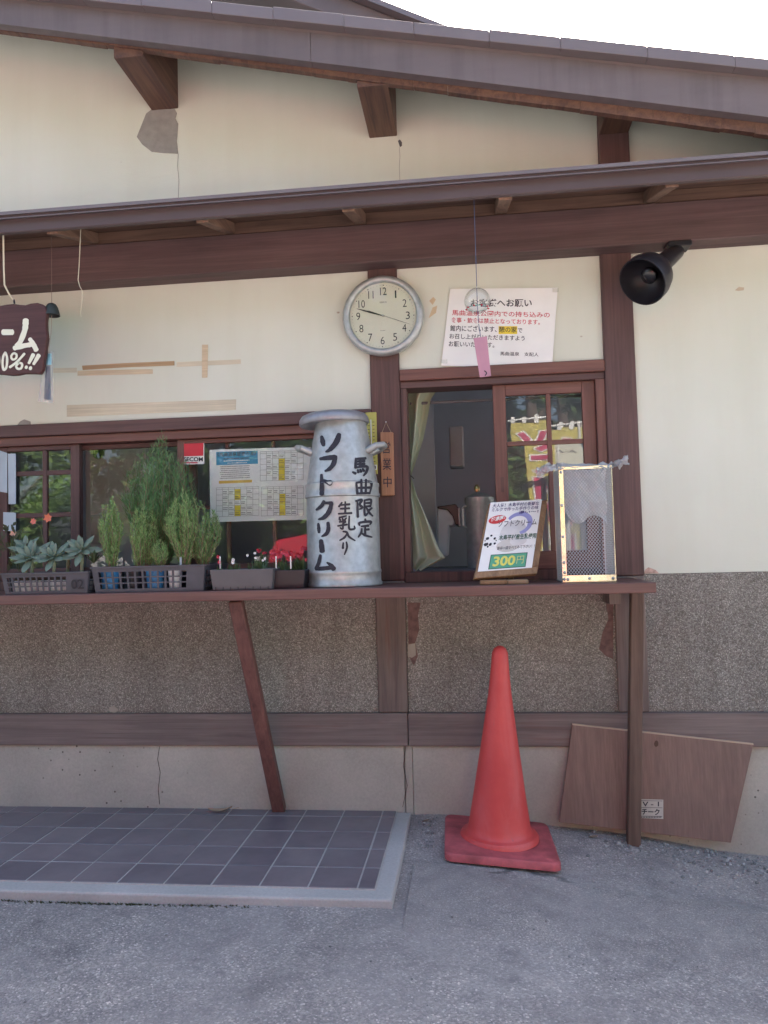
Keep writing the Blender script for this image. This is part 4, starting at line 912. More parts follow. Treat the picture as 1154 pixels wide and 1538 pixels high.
# large katakana column
K([(215, 325), (222, 360), (228, 390)], [10, 17, 12]); K([(345, 310), (325, 365), (280, 420), (245, 440)], [15, 20, 15, 5])
K([(205, 492), (255, 485), (310, 480)], [11, 15, 18]); K([(315, 475), (305, 525), (275, 565), (240, 583)], [16, 17, 14, 6])
K([(213, 610), (216, 690), (215, 755)], [9, 15, 16]); K([(225, 650), (255, 665), (280, 672)], [7, 15, 19])
K([(232, 808), (215, 840), (175, 872)], [11, 14, 7]); K([(235, 820), (290, 822)], [9, 13]); K([(288, 825), (270, 885), (230, 930), (190, 943)], [13, 16, 14, 5])
K([(190, 975), (193, 1010), (195, 1040)], [8, 12, 9]); K([(262, 968), (265, 1015), (250, 1050), (215, 1070)], [11, 14, 13, 5])
K([(210, 1100), (214, 1140), (218, 1180)], [13, 17, 18])
K([(205, 1210), (195, 1260), (175, 1310)], [9, 13, 13]); K([(172, 1312), (230, 1308), (295, 1300)], [11, 14, 13]); K([(255, 1265), (285, 1285), (305, 1312)], [6, 13, 17])
GL = {
'馬': [[(.22,.02),(.2,.55)],[(.22,.05),(.85,.02)],[(.22,.2),(.78,.17)],[(.22,.35),(.78,.33)],[(.52,.05),(.5,.5)],[(.2,.53),(.92,.47),(.92,.75),(.72,.98)],[(.02,.78),(.2,.86)],[(.34,.66),(.38,.8)],[(.5,.64),(.56,.77)],[(.66,.6),(.74,.72)]],
'曲': [[(.05,.25),(.12,.95)],[(.05,.22),(.95,.18),(.88,.92)],[(.1,.56),(.88,.54)],[(.12,.93),(.88,.9)],[(.36,.0),(.37,.9)],[(.65,.0),(.63,.9)]],
'限': [[(.1,.08),(.14,1)],[(.02,.12),(.36,.05),(.24,.3),(.38,.48),(.22,.58)],[(.52,.08),(.88,.05),(.86,.42)],[(.54,.24),(.84,.22)],[(.54,.42),(.86,.4)],[(.52,.08),(.53,.88),(.72,.76)],[(.62,.48),(.78,.75),(.99,.95)],[(.94,.5),(.74,.65)]],
'定': [[(.52,0),(.55,.12)],[(.12,.34),(.15,.2),(.92,.14),(.85,.3)],[(.25,.4),(.75,.36)],[(.52,.4),(.52,.82)],[(.54,.58),(.78,.56)],[(.28,.52),(.24,.74),(.03,.98)],[(.22,.74),(.52,.88),(1,.98)]],
'生': [[(.28,.06),(.06,.38)],[(.22,.26),(.84,.2)],[(.52,0),(.52,.92)],[(.16,.56),(.82,.52)],[(.02,.96),(.98,.9)]],
'乳': [[(.52,.02),(.1,.14)],[(.08,.22),(.16,.32)],[(.28,.2),(.32,.3)],[(.52,.16),(.42,.3)],[(.1,.44),(.48,.4),(.3,.56)],[(.32,.52),(.3,.92),(.14,.84)],[(.0,.72),(.56,.62)],[(.7,.04),(.68,.82),(.8,.96),(1.02,.9),(1,.72)]],
'入': [[(.46,.32),(.3,.66),(.0,.92)],[(.22,.04),(.46,.12),(.62,.56),(1.02,.95)]],
'り': [[(.25,.08),(.16,.5),(.3,.42)],[(.8,.02),(.9,.45),(.45,1)]]}
def kanji(ch, x0, y0, x1, y1, w):
    for st in GL[ch]:
        pts = [(lerp(x0, x1, a), lerp(y0, y1, b)) for a, b in st]; n = len(pts)
        K(pts, [w*(.75 if i == 0 else (.6 if i == n-1 and n > 2 else 1.0)) for i in range(n)])
kanji('馬', 445, 485, 560, 620, 9.5); kanji('曲', 468, 645, 588, 758, 9); kanji('限', 468, 790, 598, 925, 8.5); kanji('定', 485, 940, 590, 1078, 8.5)
kanji('生', 338, 812, 440, 905, 8); kanji('乳', 335, 915, 458, 1022, 7.5); kanji('入', 350, 1030, 462, 1105, 8); kanji('り', 366, 1110, 408, 1205, 8)
mb.build('brushed_lettering', M['ink'], mc)

# ---- poster stand
st = thing('poster_stand', 'small wooden easel with a soft ice poster priced 300 yen on the counter', 'poster stand', (P(757, 870, -.25).x, -.22, CT))
bl_, br_, tr_, tl_ = P(717.6, 859, -.325), P(799, 853, -.265), P(818, 750, -.135), P(737, 755, -.19)
nrm = (br_-bl_).cross(tl_-bl_).normalized()
if nrm.y > 0: nrm = -nrm
ex = (br_-bl_); ey = (tl_-bl_)
SP = lambda u, v, d=0: bl_ + ex*u + ey*v + nrm*d
frm = wood('easel_wood', (.20, .11, .05), (.40, .25, .13), 'z', .5)
def slab_uv(name, u0, u1, v0, v1, d0, d1, mat, bev=.002):
    mb = MB(); mb.hexa([SP(u0, v0, d1), SP(u1, v0, d1), SP(u1, v0, d0), SP(u0, v0, d0), SP(u0, v1, d1), SP(u1, v1, d1), SP(u1, v1, d0), SP(u0, v1, d0)]); return mb.build(name, mat, st, bevel=bev)
slab_uv('frame_rail', -.04, 1.12, -.085, .02, -.022, -.001, frm); slab_uv('frame_rail', -.02, 1.12, .93, 1.0, -.022, -.004, frm)
slab_uv('frame_stile', 1.0, 1.125, .021, .929, -.022, -.001, frm); slab_uv('frame_stile', -.03, .03, .021, .929, -.022, -.004, frm); slab_uv('backing', .031, .999, .021, .929, -.02, -.006, frm)
bow = lambda u, v: .0015
mb = MB(); mb.grid(lambda u, v: SP(u, v, bow(u, v)), 10, 10); mb.build('poster', M['paper'], st, smooth='all')
SS = lambda u, v, d=.0007: SP(u, v, bow(u, v)+d)
def tuv(body, u0, v0, u1, v1, mat, bold=.0, name='lettering', sl=0.0, d=.0012):
    uv, fs = text_mesh(body, bold); MB().add([SS(lerp(u0, u1, a), lerp(v0, v1, b)+sl*a, d) for a, b in uv], fs).build(name, mat, st)
navy = plain('navy_print', (.05, .05, .16), .6); gprint = plain('green_print', (.10, .38, .24), .6); gdark = plain('dark_green_print', (.03, .10, .07), .6)
def ell(name, cu, cv, ru, rv, mat, d, n=28, rot=0.0, hole=0.0):
    mb = MB(); o = [(cu+ru*math.cos(2*PI*i/n)*math.cos(rot)-rv*math.sin(2*PI*i/n)*math.sin(rot)*.7, cv+rv*math.sin(2*PI*i/n)*math.cos(rot)+ru*math.cos(2*PI*i/n)*math.sin(rot)*.7) for i in range(n)]
    if hole:
        i_ = [(cu+(a-cu)*hole-.02, cv+(b-cv)*hole) for a, b in o]; mb.add([SS(*p, d) for p in o+i_], [(i, (i+1) % n, (i+1) % n+n, i+n) for i in range(n)])
    else: mb.add([SS(*p, d) for p in o], [tuple(range(n))])
    mb.build(name, mat, st)
mb = MB(); n_ = 22; arc = [math.radians(lerp(-75, 150, i/n_)) for i in range(n_+1)]
mb.add([SS(.62+.26*math.cos(a), .66+.17*math.sin(a), .0004) for a in arc]+[SS(.60+.19*math.cos(a), .65+.12*math.sin(a), .0004) for a in arc], [(i, i+1, n_+2+i, n_+1+i) for i in range(n_)]); mb.build('violet_arc', plain('violet_print', (.30, .31, .58), .6), st)
ell('cone_print', .54, .52, .25, .19, plain('cream_swirl', (.62, .62, .62), .6), .0003); ell('cone_print', .48, .34, .22, .09, plain('cream_swirl', (.60, .58, .54), .6), .0005); ell('cone_print', .66, .40, .16, .07, plain('cream_swirl', (.68, .67, .66), .6), .0006)
tuv('大人気！木島平村の新鮮な', .05, .915, .95, .975, navy, .012, sl=.0); tuv('ミルクで作った手作りの味', .05, .855, .95, .91, navy, .012); tuv('濃い〜！', .58, .80, .96, .845, navy, .02)
ell('red_burst', .19, .735, .165, .062, plain('burst_red', (.62, .05, .05), .6), .0007, rot=.12); tuv('超濃厚！', .07, .70, .33, .765, M['white'], .03, d=.0016, sl=.03)
tuv('ソフトクリーム', .22, .62, .96, .71, M['ink_soft'], .012, sl=.0)
tuv('木島平村産生乳使用', .28, .42, .99, .50, gdark, .02, sl=.0); tuv('是非一度食べてみて下さい！！', .28, .285, .99, .335, M['ink_soft'], .008)
mb = MB()
for cu, cv, r in ((.07, .46, .03), (.13, .50, .02), (.20, .455, .025), (.06, .38, .035), (.14, .375, .03), (.22, .385, .02), (.10, .345, .02), (.24, .425, .014), (.03, .43, .014)):
    pts = [(cu+r*(1+.35*random.uniform(-1, 1))*math.cos(a*PI/4), cv+r*.75*(1+.35*random.uniform(-1, 1))*math.sin(a*PI/4)) for a in range(8)]; mb.add([SS(*p, .0008) for p in pts], [tuple(range(8))])
mb.build('cow_patches', M['ink'], st)
mb = MB(); mb.add([SS(u, v, .0005) for u, v in ((.20, .03), (.86, .03), (.86, .215), (.20, .215))], [(0, 1, 2, 3)]); mb.build('price_field', gprint, st)
mb = MB(); mb.add([SS(u, v, .0003) for u, v in ((.185, .02), (.875, .02), (.875, .225), (.185, .225))], [(0, 1, 2, 3)]); mb.build('price_border', gdark, st)
tuv('300', .25, .055, .66, .195, plain('price_yellow', (.75, .72, .15), .6), .03); tuv('円', .69, .07, .82, .18, plain('price_yellow', (.6, .65, .25), .6), .0)
a0, a1 = P(721, 874, -.3).x, P(793, 874, -.3).x
MB().box(a0, (a0+a1)/2+.01, -.345, -.27, CT+.0006, CT+.0155).build('base_block', frm, st, bevel=.002); MB().box((a0+a1)/2+.011, a1, -.335, -.26, CT+.0006, CT+.0145).build('base_block', wood('pale_block_wood', (.34, .22, .12), (.50, .34, .2), 'x', .6), st, bevel=.002)
pm = SP(.45, .5, -.022); MB().beam(pm, (pm.x+.02, -.06, CT+.004), .02, .012).build('prop', frm, st)

# ---- wire-mesh box with polished edging
gx0, gx1 = P(845, 873, -.31).x, P(926, 873, -.31).x; gy0, gy1 = -.315, -.13; gz0, gz1 = CT+.0008, P(875, 700, -.31).z
cg = thing('mesh_box', 'upright wire-mesh box with shiny taped edges at the right end of the counter', 'mesh box', ((gx0+gx1)/2, (gy0+gy1)/2, gz0))
fw = .016
for x0, x1 in ((gx0, gx0+fw), (gx1-.004, gx1)):
    MB().box(x0, x1, gy0-.002, gy0+.001, gz0+.026, gz1-.012).build('edge_strip', M['chrome'], cg, bevel=.0008)
MB().box(gx0, gx1, gy0-.0025, gy0+.001, gz0, gz0+.0255).build('edge_strip', M['chrome'], cg, bevel=.0008)
MB().box(gx0, gx1, gy0-.002, gy0+.001, gz1-.0115, gz1).build('edge_strip', M['chrome'], cg, bevel=.0008)
for x in (gx0+.002, gx1-.006):
    MB().box(x, x+.004, gy1-.004, gy1, gz0+.0005, gz1).build('corner_post', M['mesh'], cg)
MB().box(gx0+.0005, gx1-.0005, gy0+.0015, gy1, gz0+.0002, gz0+.004).build('base_panel', M['mesh'], cg)
def lattice(o, eu, ev, wu, wv, cell=(.0108, .0132), r=.0008):
    mb = MB(); o = Vector(o); eu = Vector(eu); ev = Vector(ev); nn = eu.cross(ev); nu = int(wu/cell[0]); nv = int(wv/cell[1])
    for j in range(nv+1):
        for s_ in (-1, 1):
            pts = []
            for i in range(nu*2+1):
                v = j*cell[1] + s_*(cell[1]/2)*(1 if i % 2 else 0); pts.append(o+eu*(i*cell[0]/2)+ev*min(max(v, 0), wv))
            for a, b in zip(pts[:-1], pts[1:]):
                d = (b-a).normalized(); n2 = d.cross(nn).normalized()*r; n3 = nn*r
                mb.add([a-n2, a+n3, a+n2, b-n2, b+n3, b+n2], [(0, 1, 4, 3), (1, 2, 5, 4), (2, 0, 3, 5)])
    return mb
lattice((gx0+fw-.002, gy0+.003, gz0+.022), (1, 0, 0), (0, 0, 1), gx1-gx0-fw-.001, gz1-gz0-.03).build('wire_mesh', M['mesh'], cg)
lattice((gx1-.002, gy0+.003, gz0+.004), (0, 1, 0), (0, 0, 1), gy1-gy0-.004, gz1-gz0-.006).build('wire_mesh', M['mesh'], cg)
lattice((gx0+.002, gy0+.003, gz0+.004), (0, 1, 0), (0, 0, 1), gy1-gy0-.004, gz1-gz0-.006).build('wire_mesh', M['mesh'], cg)
scr = None
for x, z in ((gx0+.006, gz0+.012), (gx0+.018, gz0+.011), ((gx0+gx1)/2, gz0+.013), (gx1-.012, gz0+.012), (gx0+.008, gz1-.02), (gx1-.012, gz1-.006), (gx0+.007, gz0+.16), (gx0+.007, gz0+.27), (gx0+.007, gz0+.07), (gx0+.008, gz0+.035), (gx0+.007, gz1-.006)):
    if scr is None: scr = MB().lathe([(.0055, 0), (.005, .002), (.003, .0035), (0, .004)], (x, gy0-.0026, z), 12, axis=(0, -1, 0)).build('screw', M['steel'], cg, smooth=True, loc=(x, gy0-.0026, z))
    else: place(scr, 'screw', cg, (x, gy0-.0026, z))
# plastic bag inside and draped over it
pb = thing('plastic_bag', 'crumpled white plastic bag draped over and hanging inside the mesh box', 'plastic bag', ((gx0+gx1)/2, -.22, gz1))
def cr(u, v, s=0): return .016*math.sin(9*u+5*v+s)*math.sin(7*v-3*u+2*s) + .005*math.sin(23*u-17*v+s) + .003*math.sin(41*v+31*u)
mb = MB()
def bagA(u, v):
    x = lerp(gx0+.022, gx1-.012, u); dep = .11+.10*(.35+.65*u) + .03*math.sin(6*u); return Vector((x, gy0+.055+cr(u, v)*1.6+.02*v, gz1-.006-dep*v))
mb.grid(bagA, 20, 20); mb.build('inner_fold', film('milky_plastic', (.92, .94, .95), .97), pb, smooth='all')
mb = MB(); mb.grid(lambda u, v: bagA(.1+.8*u, .85*v)+Vector((.01, .045, 0))+Vector((0, cr(u, v, 3), 0)), 16, 16); mb.build('inner_fold', film('milky_plastic', (.84, .87, .88), .75), pb, smooth='all')
mb = MB()
def bagT(u, v): return Vector((lerp(gx0-.004, gx1+.004, u), lerp(gy0-.006, gy1, v), gz1+.004+.006*math.sin(5*u+9*v)*.6+abs(cr(u, v))*.6 - (.016 if v < .01 else 0)))
mb.grid(bagT, 18, 10); mb.build('top_fold', film('milky_plastic', (.8, .84, .86), .8), pb, smooth='all')
def flap(pts, w0, w1, s):
    pts = [Vector(p) for p in pts]; mb = MB(); n = len(pts)-1
    def fn(u, v):
        t = u*n; i = min(int(t), n-1); p = pts[i].lerp(pts[i+1], t-i); w = lerp(w0, w1, u)
        return p + Vector((.0, .004, 1))*((v-.5)*w) + Vector((0, cr(u, v, s)*1.4, cr(v, u, s)*.5))
    mb.grid(fn, 14, 8); mb.build('flap', film('milky_plastic', (.78, .81, .84), .82), pb, smooth='all')
flap([P(845, 700, -.30), P(825, 702, -.33), P(806, 709, -.34)], .025, .035, 1); flap([P(917, 697, -.30), P(930, 696, -.32), P(943, 690, -.33)], .014, .030, 2)

# ---- curtain inside the hatch
cu = thing('curtain', 'pale green curtain tied back inside the left of the open serving hatch', 'curtain', P(625, 855, .14))
rows = [(577, 609, 656), (584, 609, 658), (600, 610, 647), (625, 611, 643), (660, 612, 636), (690, 613, 626), (708, 614, 620), (716, 614, 617.5), (724, 613.5, 620), (745, 613, 627), (785, 614, 644), (825, 615, 660), (838, 615, 669), (848, 616, 650), (856, 617, 634)]
def cur(u, v):
    t = v*(len(rows)-1); i = min(int(t), len(rows)-2); k = t-i; y = lerp(rows[i][0], rows[i+1][0], k); xa = lerp(rows[i][1], rows[i+1][1], k); xb = lerp(rows[i][2], rows[i+1][2], k)
    wd = (xb-xa)/50.0; return P(lerp(xa, xb, u), y + 6*math.sin(u*16)*max(0, v-.93)*4, .14 + .026*math.sin(u*9.5+v*3.1)*min(1, .35+wd) + .006*math.sin(u*21+5*v)*(1-u))
cmat = leaf_mat('curtain_cloth', (.58, .64, .48), (.58, .64, .48), .25, .7)
mb = MB(); mb.grid(cur, 48, 56); mb.build('cloth', cmat, cu, smooth='all')
MB().tube([cur(0, 7/14)+Vector((-.003, -.02, 0)), cur(.5, 7/14)+Vector((0, -.026, .003)), cur(1, 7/14)+Vector((.004, -.015, 0)), P(622, 719, .12)], .0022, 6).build('tie', M['black'], cu)
MB().tube([(-.235, .155, 1.668), (.52, .155, 1.668)], .006, 8).build('rod', M['inner_dark'], cu)

# ---- traffic cone
cnx, cny = P(750, 1262, -.20).x, -.205; cnz = gz(cnx, cny)-.001
cn = thing('traffic_cone', 'tall red plastic traffic cone with square base standing on the asphalt', 'traffic cone', (cnx, cny, cnz))
r2 = .195; pts = []
for cx_, cy_, a0_ in ((1, 1, 0), (-1, 1, 90), (-1, -1, 180), (1, -1, 270)):
    for k in range(5):
        a = math.radians(a0_+k*22.5); pts.append((cx_*(r2-.03)+.03*math.cos(a), cy_*(r2-.03)+.03*math.sin(a)))
rz = math.radians(1.5); tilt = -.086
def cb(x, y, z): X, Y_ = x*math.cos(rz)-y*math.sin(rz), x*math.sin(rz)+y*math.cos(rz); return (cnx+X, cny+Y_, cnz+z+tilt*X)
mb = MB(); n = len(pts)
mb.add([cb(x, y, 0) for x, y in pts]+[cb(x, y, .020) for x, y in pts]+[cb(x*.975, y*.975, .026) for x, y in pts]+[cb(x*.7, y*.7, .029) for x, y in pts],
       [tuple(range(n-1, -1, -1))]+[(j*n+i, j*n+(i+1) % n, (j+1)*n+(i+1) % n, (j+1)*n+i) for j in range(3) for i in range(n)]+[tuple(3*n+i for i in range(n))])
mb.build('base', plain('dusty_cone_plastic', (.46, .10, .11), .7, var=.38, scale=14, bmp=.2, bscale=60), cn, smooth=True)
axc = Vector((.036, 0, 1))
MB().lathe([(.142, .026), (.140, .038), (.134, .046), (.122, .049), (.118, .052), (.113, .062), (.110, .075), (.0935, .18), (.0790, .28), (.0655, .37), (.0515, .47), (.0420, .54), (.0345, .615), (.0305, .665), (.0285, .687), (.0215, .702), (.010, .710), (0, .712)], (cnx, cny, cnz), 56, axis=axc).build('cone_body', M['cone'], cn, smooth=True, angle=32)

# ---- plywood board leaning on the wall
bq = [P(860, 1088, -.037), P(1132, 1118, -.037), P(1098, 1266, -.062), P(840, 1235, -.062)]
bq[2].z = min(bq[2].z, 9); 
pl = thing('plywood_board', 'brown plywood offcut leaning against the foundation behind the counter leg', 'board', bq[3])
ply = wood('plywood', (.205, .13, .105), (.285, .185, .15), 'z', .65, wear=(.18, .125, .105), wear_amt=.6, bmp=.08)
MB().ext(bq, (0, .006, .0015)).build('panel', ply, pl, bevel=.001)
def PB(u, v, d=.001): a = bq[0].lerp(bq[1], u); b = bq[3].lerp(bq[2], u); return a.lerp(b, v)+Vector((0, -d, 0))
edge = MB(); edge.ext([PB(0, -.004, .0005), PB(1, -.004, .0005), PB(1, .006, .0005), PB(0, .006, .0005)], (0, .0068, .002)); edge.build('raw_edge', plain('raw_ply_edge', (.50, .38, .28), .8), pl)
def inv_pb(px, py):
    u = v = .5
    for _ in range(15):
        c = PB(u, v); 
        def pr(p): d = p-CAM; z = d.dot(FW); return (W/2+F*d.dot(RT)/z, H/2-F*d.dot(UP)/z)
        a = pr(c); b1 = pr(PB(u+.01, v)); b2 = pr(PB(u, v+.01)); dux, duy = (b1[0]-a[0])/.01, (b1[1]-a[1])/.01; dvx, dvy = (b2[0]-a[0])/.01, (b2[1]-a[1])/.01
        det = dux*dvy-duy*dvx; ex_, ey_ = px-a[0], py-a[1]; u += (ex_*dvy-ey_*dvx)/det; v += (dux*ey_-duy*ex_)/det
    return u, v
fpb = lambda x, y, d=.0016: PB(*inv_pb(x, y), d)
MB().add([fpb(x, y, .0014) for x, y in ((960, 1200), (996.5, 1201), (996.5, 1230), (960.5, 1228.5))], [(0, 3, 2, 1)]).build('maker_label', plain('label_paper', (.50, .48, .42), .7), pl)
mb = MB(); f2 = lambda a, b: fpb(a, b, .0020)
text_px(mb, 'V - 1', 965, 1204, 990, 1211, 0, .02, fn=f2); text_px(mb, 'チーク', 964, 1214, 991, 1223.5, 0, .03, .03, fn=f2); [mb.add([fpb(x_, 1226.3, .0021), fpb(x_+1.6, 1226.3, .0021), fpb(x_+1.6, 1228, .0021), fpb(x_, 1228, .0021)], [(0, 3, 2, 1)]) for x_ in [963+2.4*i_ for i_ in range(13)]]
for y in (1202, 1212.3, 1225): mb.add([fpb(961.5, y, .0021), fpb(995, y+.6, .0021), fpb(995, y+1.2, .0021), fpb(961.5, y+.6, .0021)], [(0, 3, 2, 1)])
mb.build('label_lettering', M['ink'], pl)
kn = [(986+3*math.cos(a*PI/5)*(1+.3*random.random()), 1117+4*math.sin(a*PI/5)*(1+.3*random.random())) for a in range(10)]
MB().add([fpb(x, y, .0012) for x, y in kn], [tuple(range(9, -1, -1))]).build('knot', plain('knot_wood', (.09, .05, .035), .8), pl)

# ================================================================== PLANTS AND TRAYS
def tray_shell(x0, x1, y0, y1, z0, z1, flare=.012, t=.003):
    mb = MB(); o = [(x0+flare, y0+flare), (x1-flare, y0+flare), (x1-flare, y1-flare), (x0+flare, y1-flare)]; T_ = [(x0, y0), (x1, y0), (x1, y1), (x0, y1)]
    vs = [(x, y, z0) for x, y in o]+[(x, y, z1) for x, y in T_]+[(x+(t if i in (0, 3) else -t), y+(t if i < 2 else -t), z1) for i, (x, y) in enumerate(T_)]+[(x+(t if i in (0, 3) else -t), y+(t if i < 2 else -t), z0+t) for i, (x, y) in enumerate(o)]
    fs = [(0, 3, 2, 1)]
    for k in range(3): fs += [(k*4+i, k*4+(i+1) % 4, (k+1)*4+(i+1) % 4, (k+1)*4+i) for i in range(4)]
    fs.append((12, 13, 14, 15)); return mb.add(vs, fs)
def basket(x0, x1, y0, y1, z0, z1, root, nx, nz, mat, solid_right=0.0):
    flare = .010
    def wallp(a0, a1, b0, b1, n, sr, name):     # a: bottom corners, b: top corners; perforated wall
        a0, a1, b0, b1 = map(Vector, (a0, a1, b0, b1)); mb = MB(); nrm = (a1-a0).cross(b0-a0).normalized()*.0018
        def bar(u0, u1, v0, v1, k=1.0):
            q = [a0.lerp(a1, u).lerp(b0.lerp(b1, u), v) for u, v in ((u0, v0), (u1, v0), (u1, v1), (u0, v1))]; mb.hexa([q[0]-nrm*k, q[1]-nrm*k, q[1]+nrm*k, q[0]+nrm*k, q[3]-nrm*k, q[2]-nrm*k, q[2]+nrm*k, q[3]+nrm*k])
        bar(0, 1, 0, .14); bar(0, 1, .82, 1, 1.4)
        for k in range(1, nz): v = lerp(.14, .82, k/nz); bar(.0, 1-sr, v-.025, v+.025, .9)
        for k in range(n+1): u = lerp(.04, .98-sr, k/n); bar(u-.011*10/n, u+.011*10/n, .141, .819, .8)
        bar(0, .035, .1401, .8199); bar(.965-sr, 1, .1401, .8199)
        return mb.build(name, mat, root)
    b_ = [(x0+flare, y0+flare, z0), (x1-flare, y0+flare, z0), (x1-flare, y1-flare, z0), (x0+flare, y1-flare, z0)]; t_ = [(x0, y0, z1), (x1, y0, z1), (x1, y1, z1), (x0, y1, z1)]
    wallp(b_[0], b_[1], t_[0], t_[1], nx, solid_right, 'front_panel'); wallp(b_[1], b_[2], t_[1], t_[2], max(4, nx//2), 0, 'side_panel'); wallp(b_[2], b_[3], t_[2], t_[3], nx, 0, 'back_panel'); wallp(b_[3], b_[0], t_[3], t_[0], max(4, nx//2), 0, 'side_panel')
    MB().box(x0+flare, x1-flare, y0+flare, y1-flare, z0, z0+.003).build('floor', mat, root)
    rim = MB(); r = .0045
    for (xa, ya), (xb, yb) in (((x0-.003, y0-.003), (x1+.003, y0-.003)), ((x1+.003, y0-.003), (x1+.003, y1+.003)), ((x1+.003, y1+.003), (x0-.003, y1+.003)), ((x0-.003, y1+.003), (x0-.003, y0-.003))): rim.beam((xa, ya, z1), (xb, yb, z1), .008, .006)
    rim.build('rim', mat, root)
def pot(name, x, y, z, r, h, mat, label, group=None, n=20):
    o = thing(name, label, 'pot', (x, y, z), group); MB().lathe([(r*.78, 0), (r, h*.92), (r*1.06, h*.92), (r*1.06, h), (r*.95, h), (r*.93, h*.85), (0, h*.85)], (x, y, z), n).build('shell', mat, o, smooth=True); MB().lathe([(0, h*.87), (r*.9, h*.87)], (x, y, z), n, cap=False).build('soil', M['soil'], o); return o
ZC = CT+.0008
# left basket with succulents
B1 = (P(4, 880, -.37).x, P(134, 880, -.37).x, -.375, -.16, ZC, P(60, 861, -.37).z)
k1 = thing('basket', 'low charcoal perforated plastic basket embossed 02 holding the pale succulents', 'basket', ((B1[0]+B1[1])/2, -.26, ZC)); basket(*B1, k1, 10, 3, M['crate'], .22)
mb = MB(); e = P(108, 888, -.372); e2 = P(127, 870, -.372); text(mb, '02', (e.x, B1[2]-.0005, e.z+.008), (e2.x, B1[2]-.0005, e.z+.008), (e.x, B1[2]-.0045, e2.z), .01); mb.build('embossed_number', plain('dull_black', (.02, .02, .026), .6), k1)
MB().box(B1[0]+.03, B1[1]-.03, B1[2]+.025, B1[3]-.03, ZC+.004, ZC+.05).build('paper_liner', plain('newsprint', (.55, .52, .50), .8, var=.35, scale=26), k1, bevel=.004)
MB().box(B1[0]+.032, B1[1]-.032, B1[2]+.027, B1[3]-.032, ZC+.0505, ZC+.062).build('soil', M['soil'], k1, bevel=.004)
suc = leaf_mat('succulent_leaf', (.14, .205, .155), (.20, .275, .21), .08, .55)
def succ_leaf():
    mb = MB()
    def fn(u, v):   # along +X, length 1
        w = .18*math.sin(PI*min(1, (.08+.92*v)**1.35))**.8*(1-.15*v)+.02*(1-v); th = .05*math.sin(PI*(.15+.8*v)); a = u*2*PI
        return Vector((v, w*math.cos(a), th*math.sin(a)*(1 if math.sin(a) > 0 else 1.3) + .10*v*v + .10*(w*math.cos(a))**2*8))
    mb.grid(fn, 8, 8); o = mb.build('leaf', suc, None, smooth='all'); return o.data
LEAF = succ_leaf(); bpy.data.objects.remove(bpy.data.objects['leaf'])
def succulent(px, py, Y, size, nl, label, tiltx=0.0, stem=0.0):
    c = P(px, py, Y); base = Vector((c.x, c.y, ZC+.06)); root = thing('succulent', label, 'plant', base, 'succulents in the baskets')
    MB().tube([base-Vector((0, 0, .01)), c-Vector((0, -.01, size*.3)), c], [.007, .006, .005], 8).build('stem', plain('succulent_stem', (.28, .33, .22), .7), root, smooth=True)
    R = Matrix.Rotation(math.radians(44+tiltx), 4, 'X')
    for i in range(nl):
        ring = i/nl; a = i*2.39996; el = math.radians(lerp(-8, 58, ring)); ln_ = size*lerp(1.0, .5, ring)*random.uniform(.9, 1.08)
        Mx = R @ Matrix.Rotation(a, 4, 'Z') @ Matrix.Rotation(-el, 4, 'Y') @ Matrix.Scale(ln_, 4)
        o = link(bpy.data.objects.new('leaf', LEAF)); o.parent = root; Mx.translation = c-base; o.matrix_local = Mx
succulent(47, 838, -.33, .095, 17, 'largest grey-green succulent rosette at the left of the basket'); succulent(80, 837, -.335, .092, 16, 'grey-green succulent rosette in the middle of the low basket', 3)
succulent(39, 824, -.27, .08, 14, 'smaller succulent rosette behind the largest one at the left'); succulent(122, 826, -.31, .082, 15, 'tall-stemmed succulent rosette at the right end of the low basket', 12)
succulent(101, 830, -.24, .06, 12, 'dark small succulent half hidden behind the low basket rosettes')
# thin-leaved plant between the baskets
def spiky(px, py, Y, size, n, label, mat, name='spiky_plant'):
    c = P(px, py, Y); root = thing(name, label, 'plant', (c.x, c.y, ZC+.05)); mb = MB()
    for i in range(n):
        a = random.uniform(0, 2*PI); el = random.uniform(.3, 1.3); d = Vector((math.cos(a)*math.cos(el), math.sin(a)*math.cos(el), math.sin(el))); l = size*random.uniform(.6, 1.1); s_ = d.cross(Vector((0, 0, 1))).normalized()*.0035
        p1 = c+d*l*.5+Vector((0, 0, .01)); p2 = c+d*l-Vector((0, 0, .02*math.cos(el))); mb.add([c-s_, c+s_, p1+s_, p1-s_, p2], [(0, 1, 2, 3), (3, 2, 4)])
    mb.build('leaves', mat, root); return root
spiky(141, 845, -.30, .085, 22, 'small thin-leaved green plant squeezed between the two baskets', leaf_mat('spiky_green', (.10, .16, .08), (.18, .25, .14)))
# orange flowers rising at the far left
of = thing('orange_flower', 'thin-stemmed plant with orange and pink blooms behind the succulents', 'plant', P(30, 858, -.22))
gst = plain('flower_stem', (.10, .13, .06), .7); c0_ = P(30, 858, -.22)
for pts in ([(30, 858), (26, 820), (35, 795), (52, 784)], [(52, 784), (60, 790), (66, 812), (68, 850)], [(28, 858), (18, 830), (20, 803)], [(55, 783), (66, 780), (71, 779)]):
    MB().tube([P(x, y, -.22) for x, y in pts], .0016, 5).build('stem', gst, of)
for px, py, r, cl in ((73, 778, .016, (.62, .17, .09)), (51, 783, .012, (.58, .17, .13)), (21, 801, .013, (.60, .34, .26))):
    mb = MB(); c = P(px, py, -.225)
    for k in range(6):
        a = k*PI/3+.3; d = Vector((math.cos(a), -.35, math.sin(a))); s_ = Vector((-math.sin(a), 0, math.cos(a)))*r*.45; mb.add([c, c+d*r*.6+s_, c+d*r*1.2, c+d*r*.6-s_], [(0, 1, 2, 3)])
    mb.build('bloom', plain('orange_petal', cl, .6), of)
mb = MB()
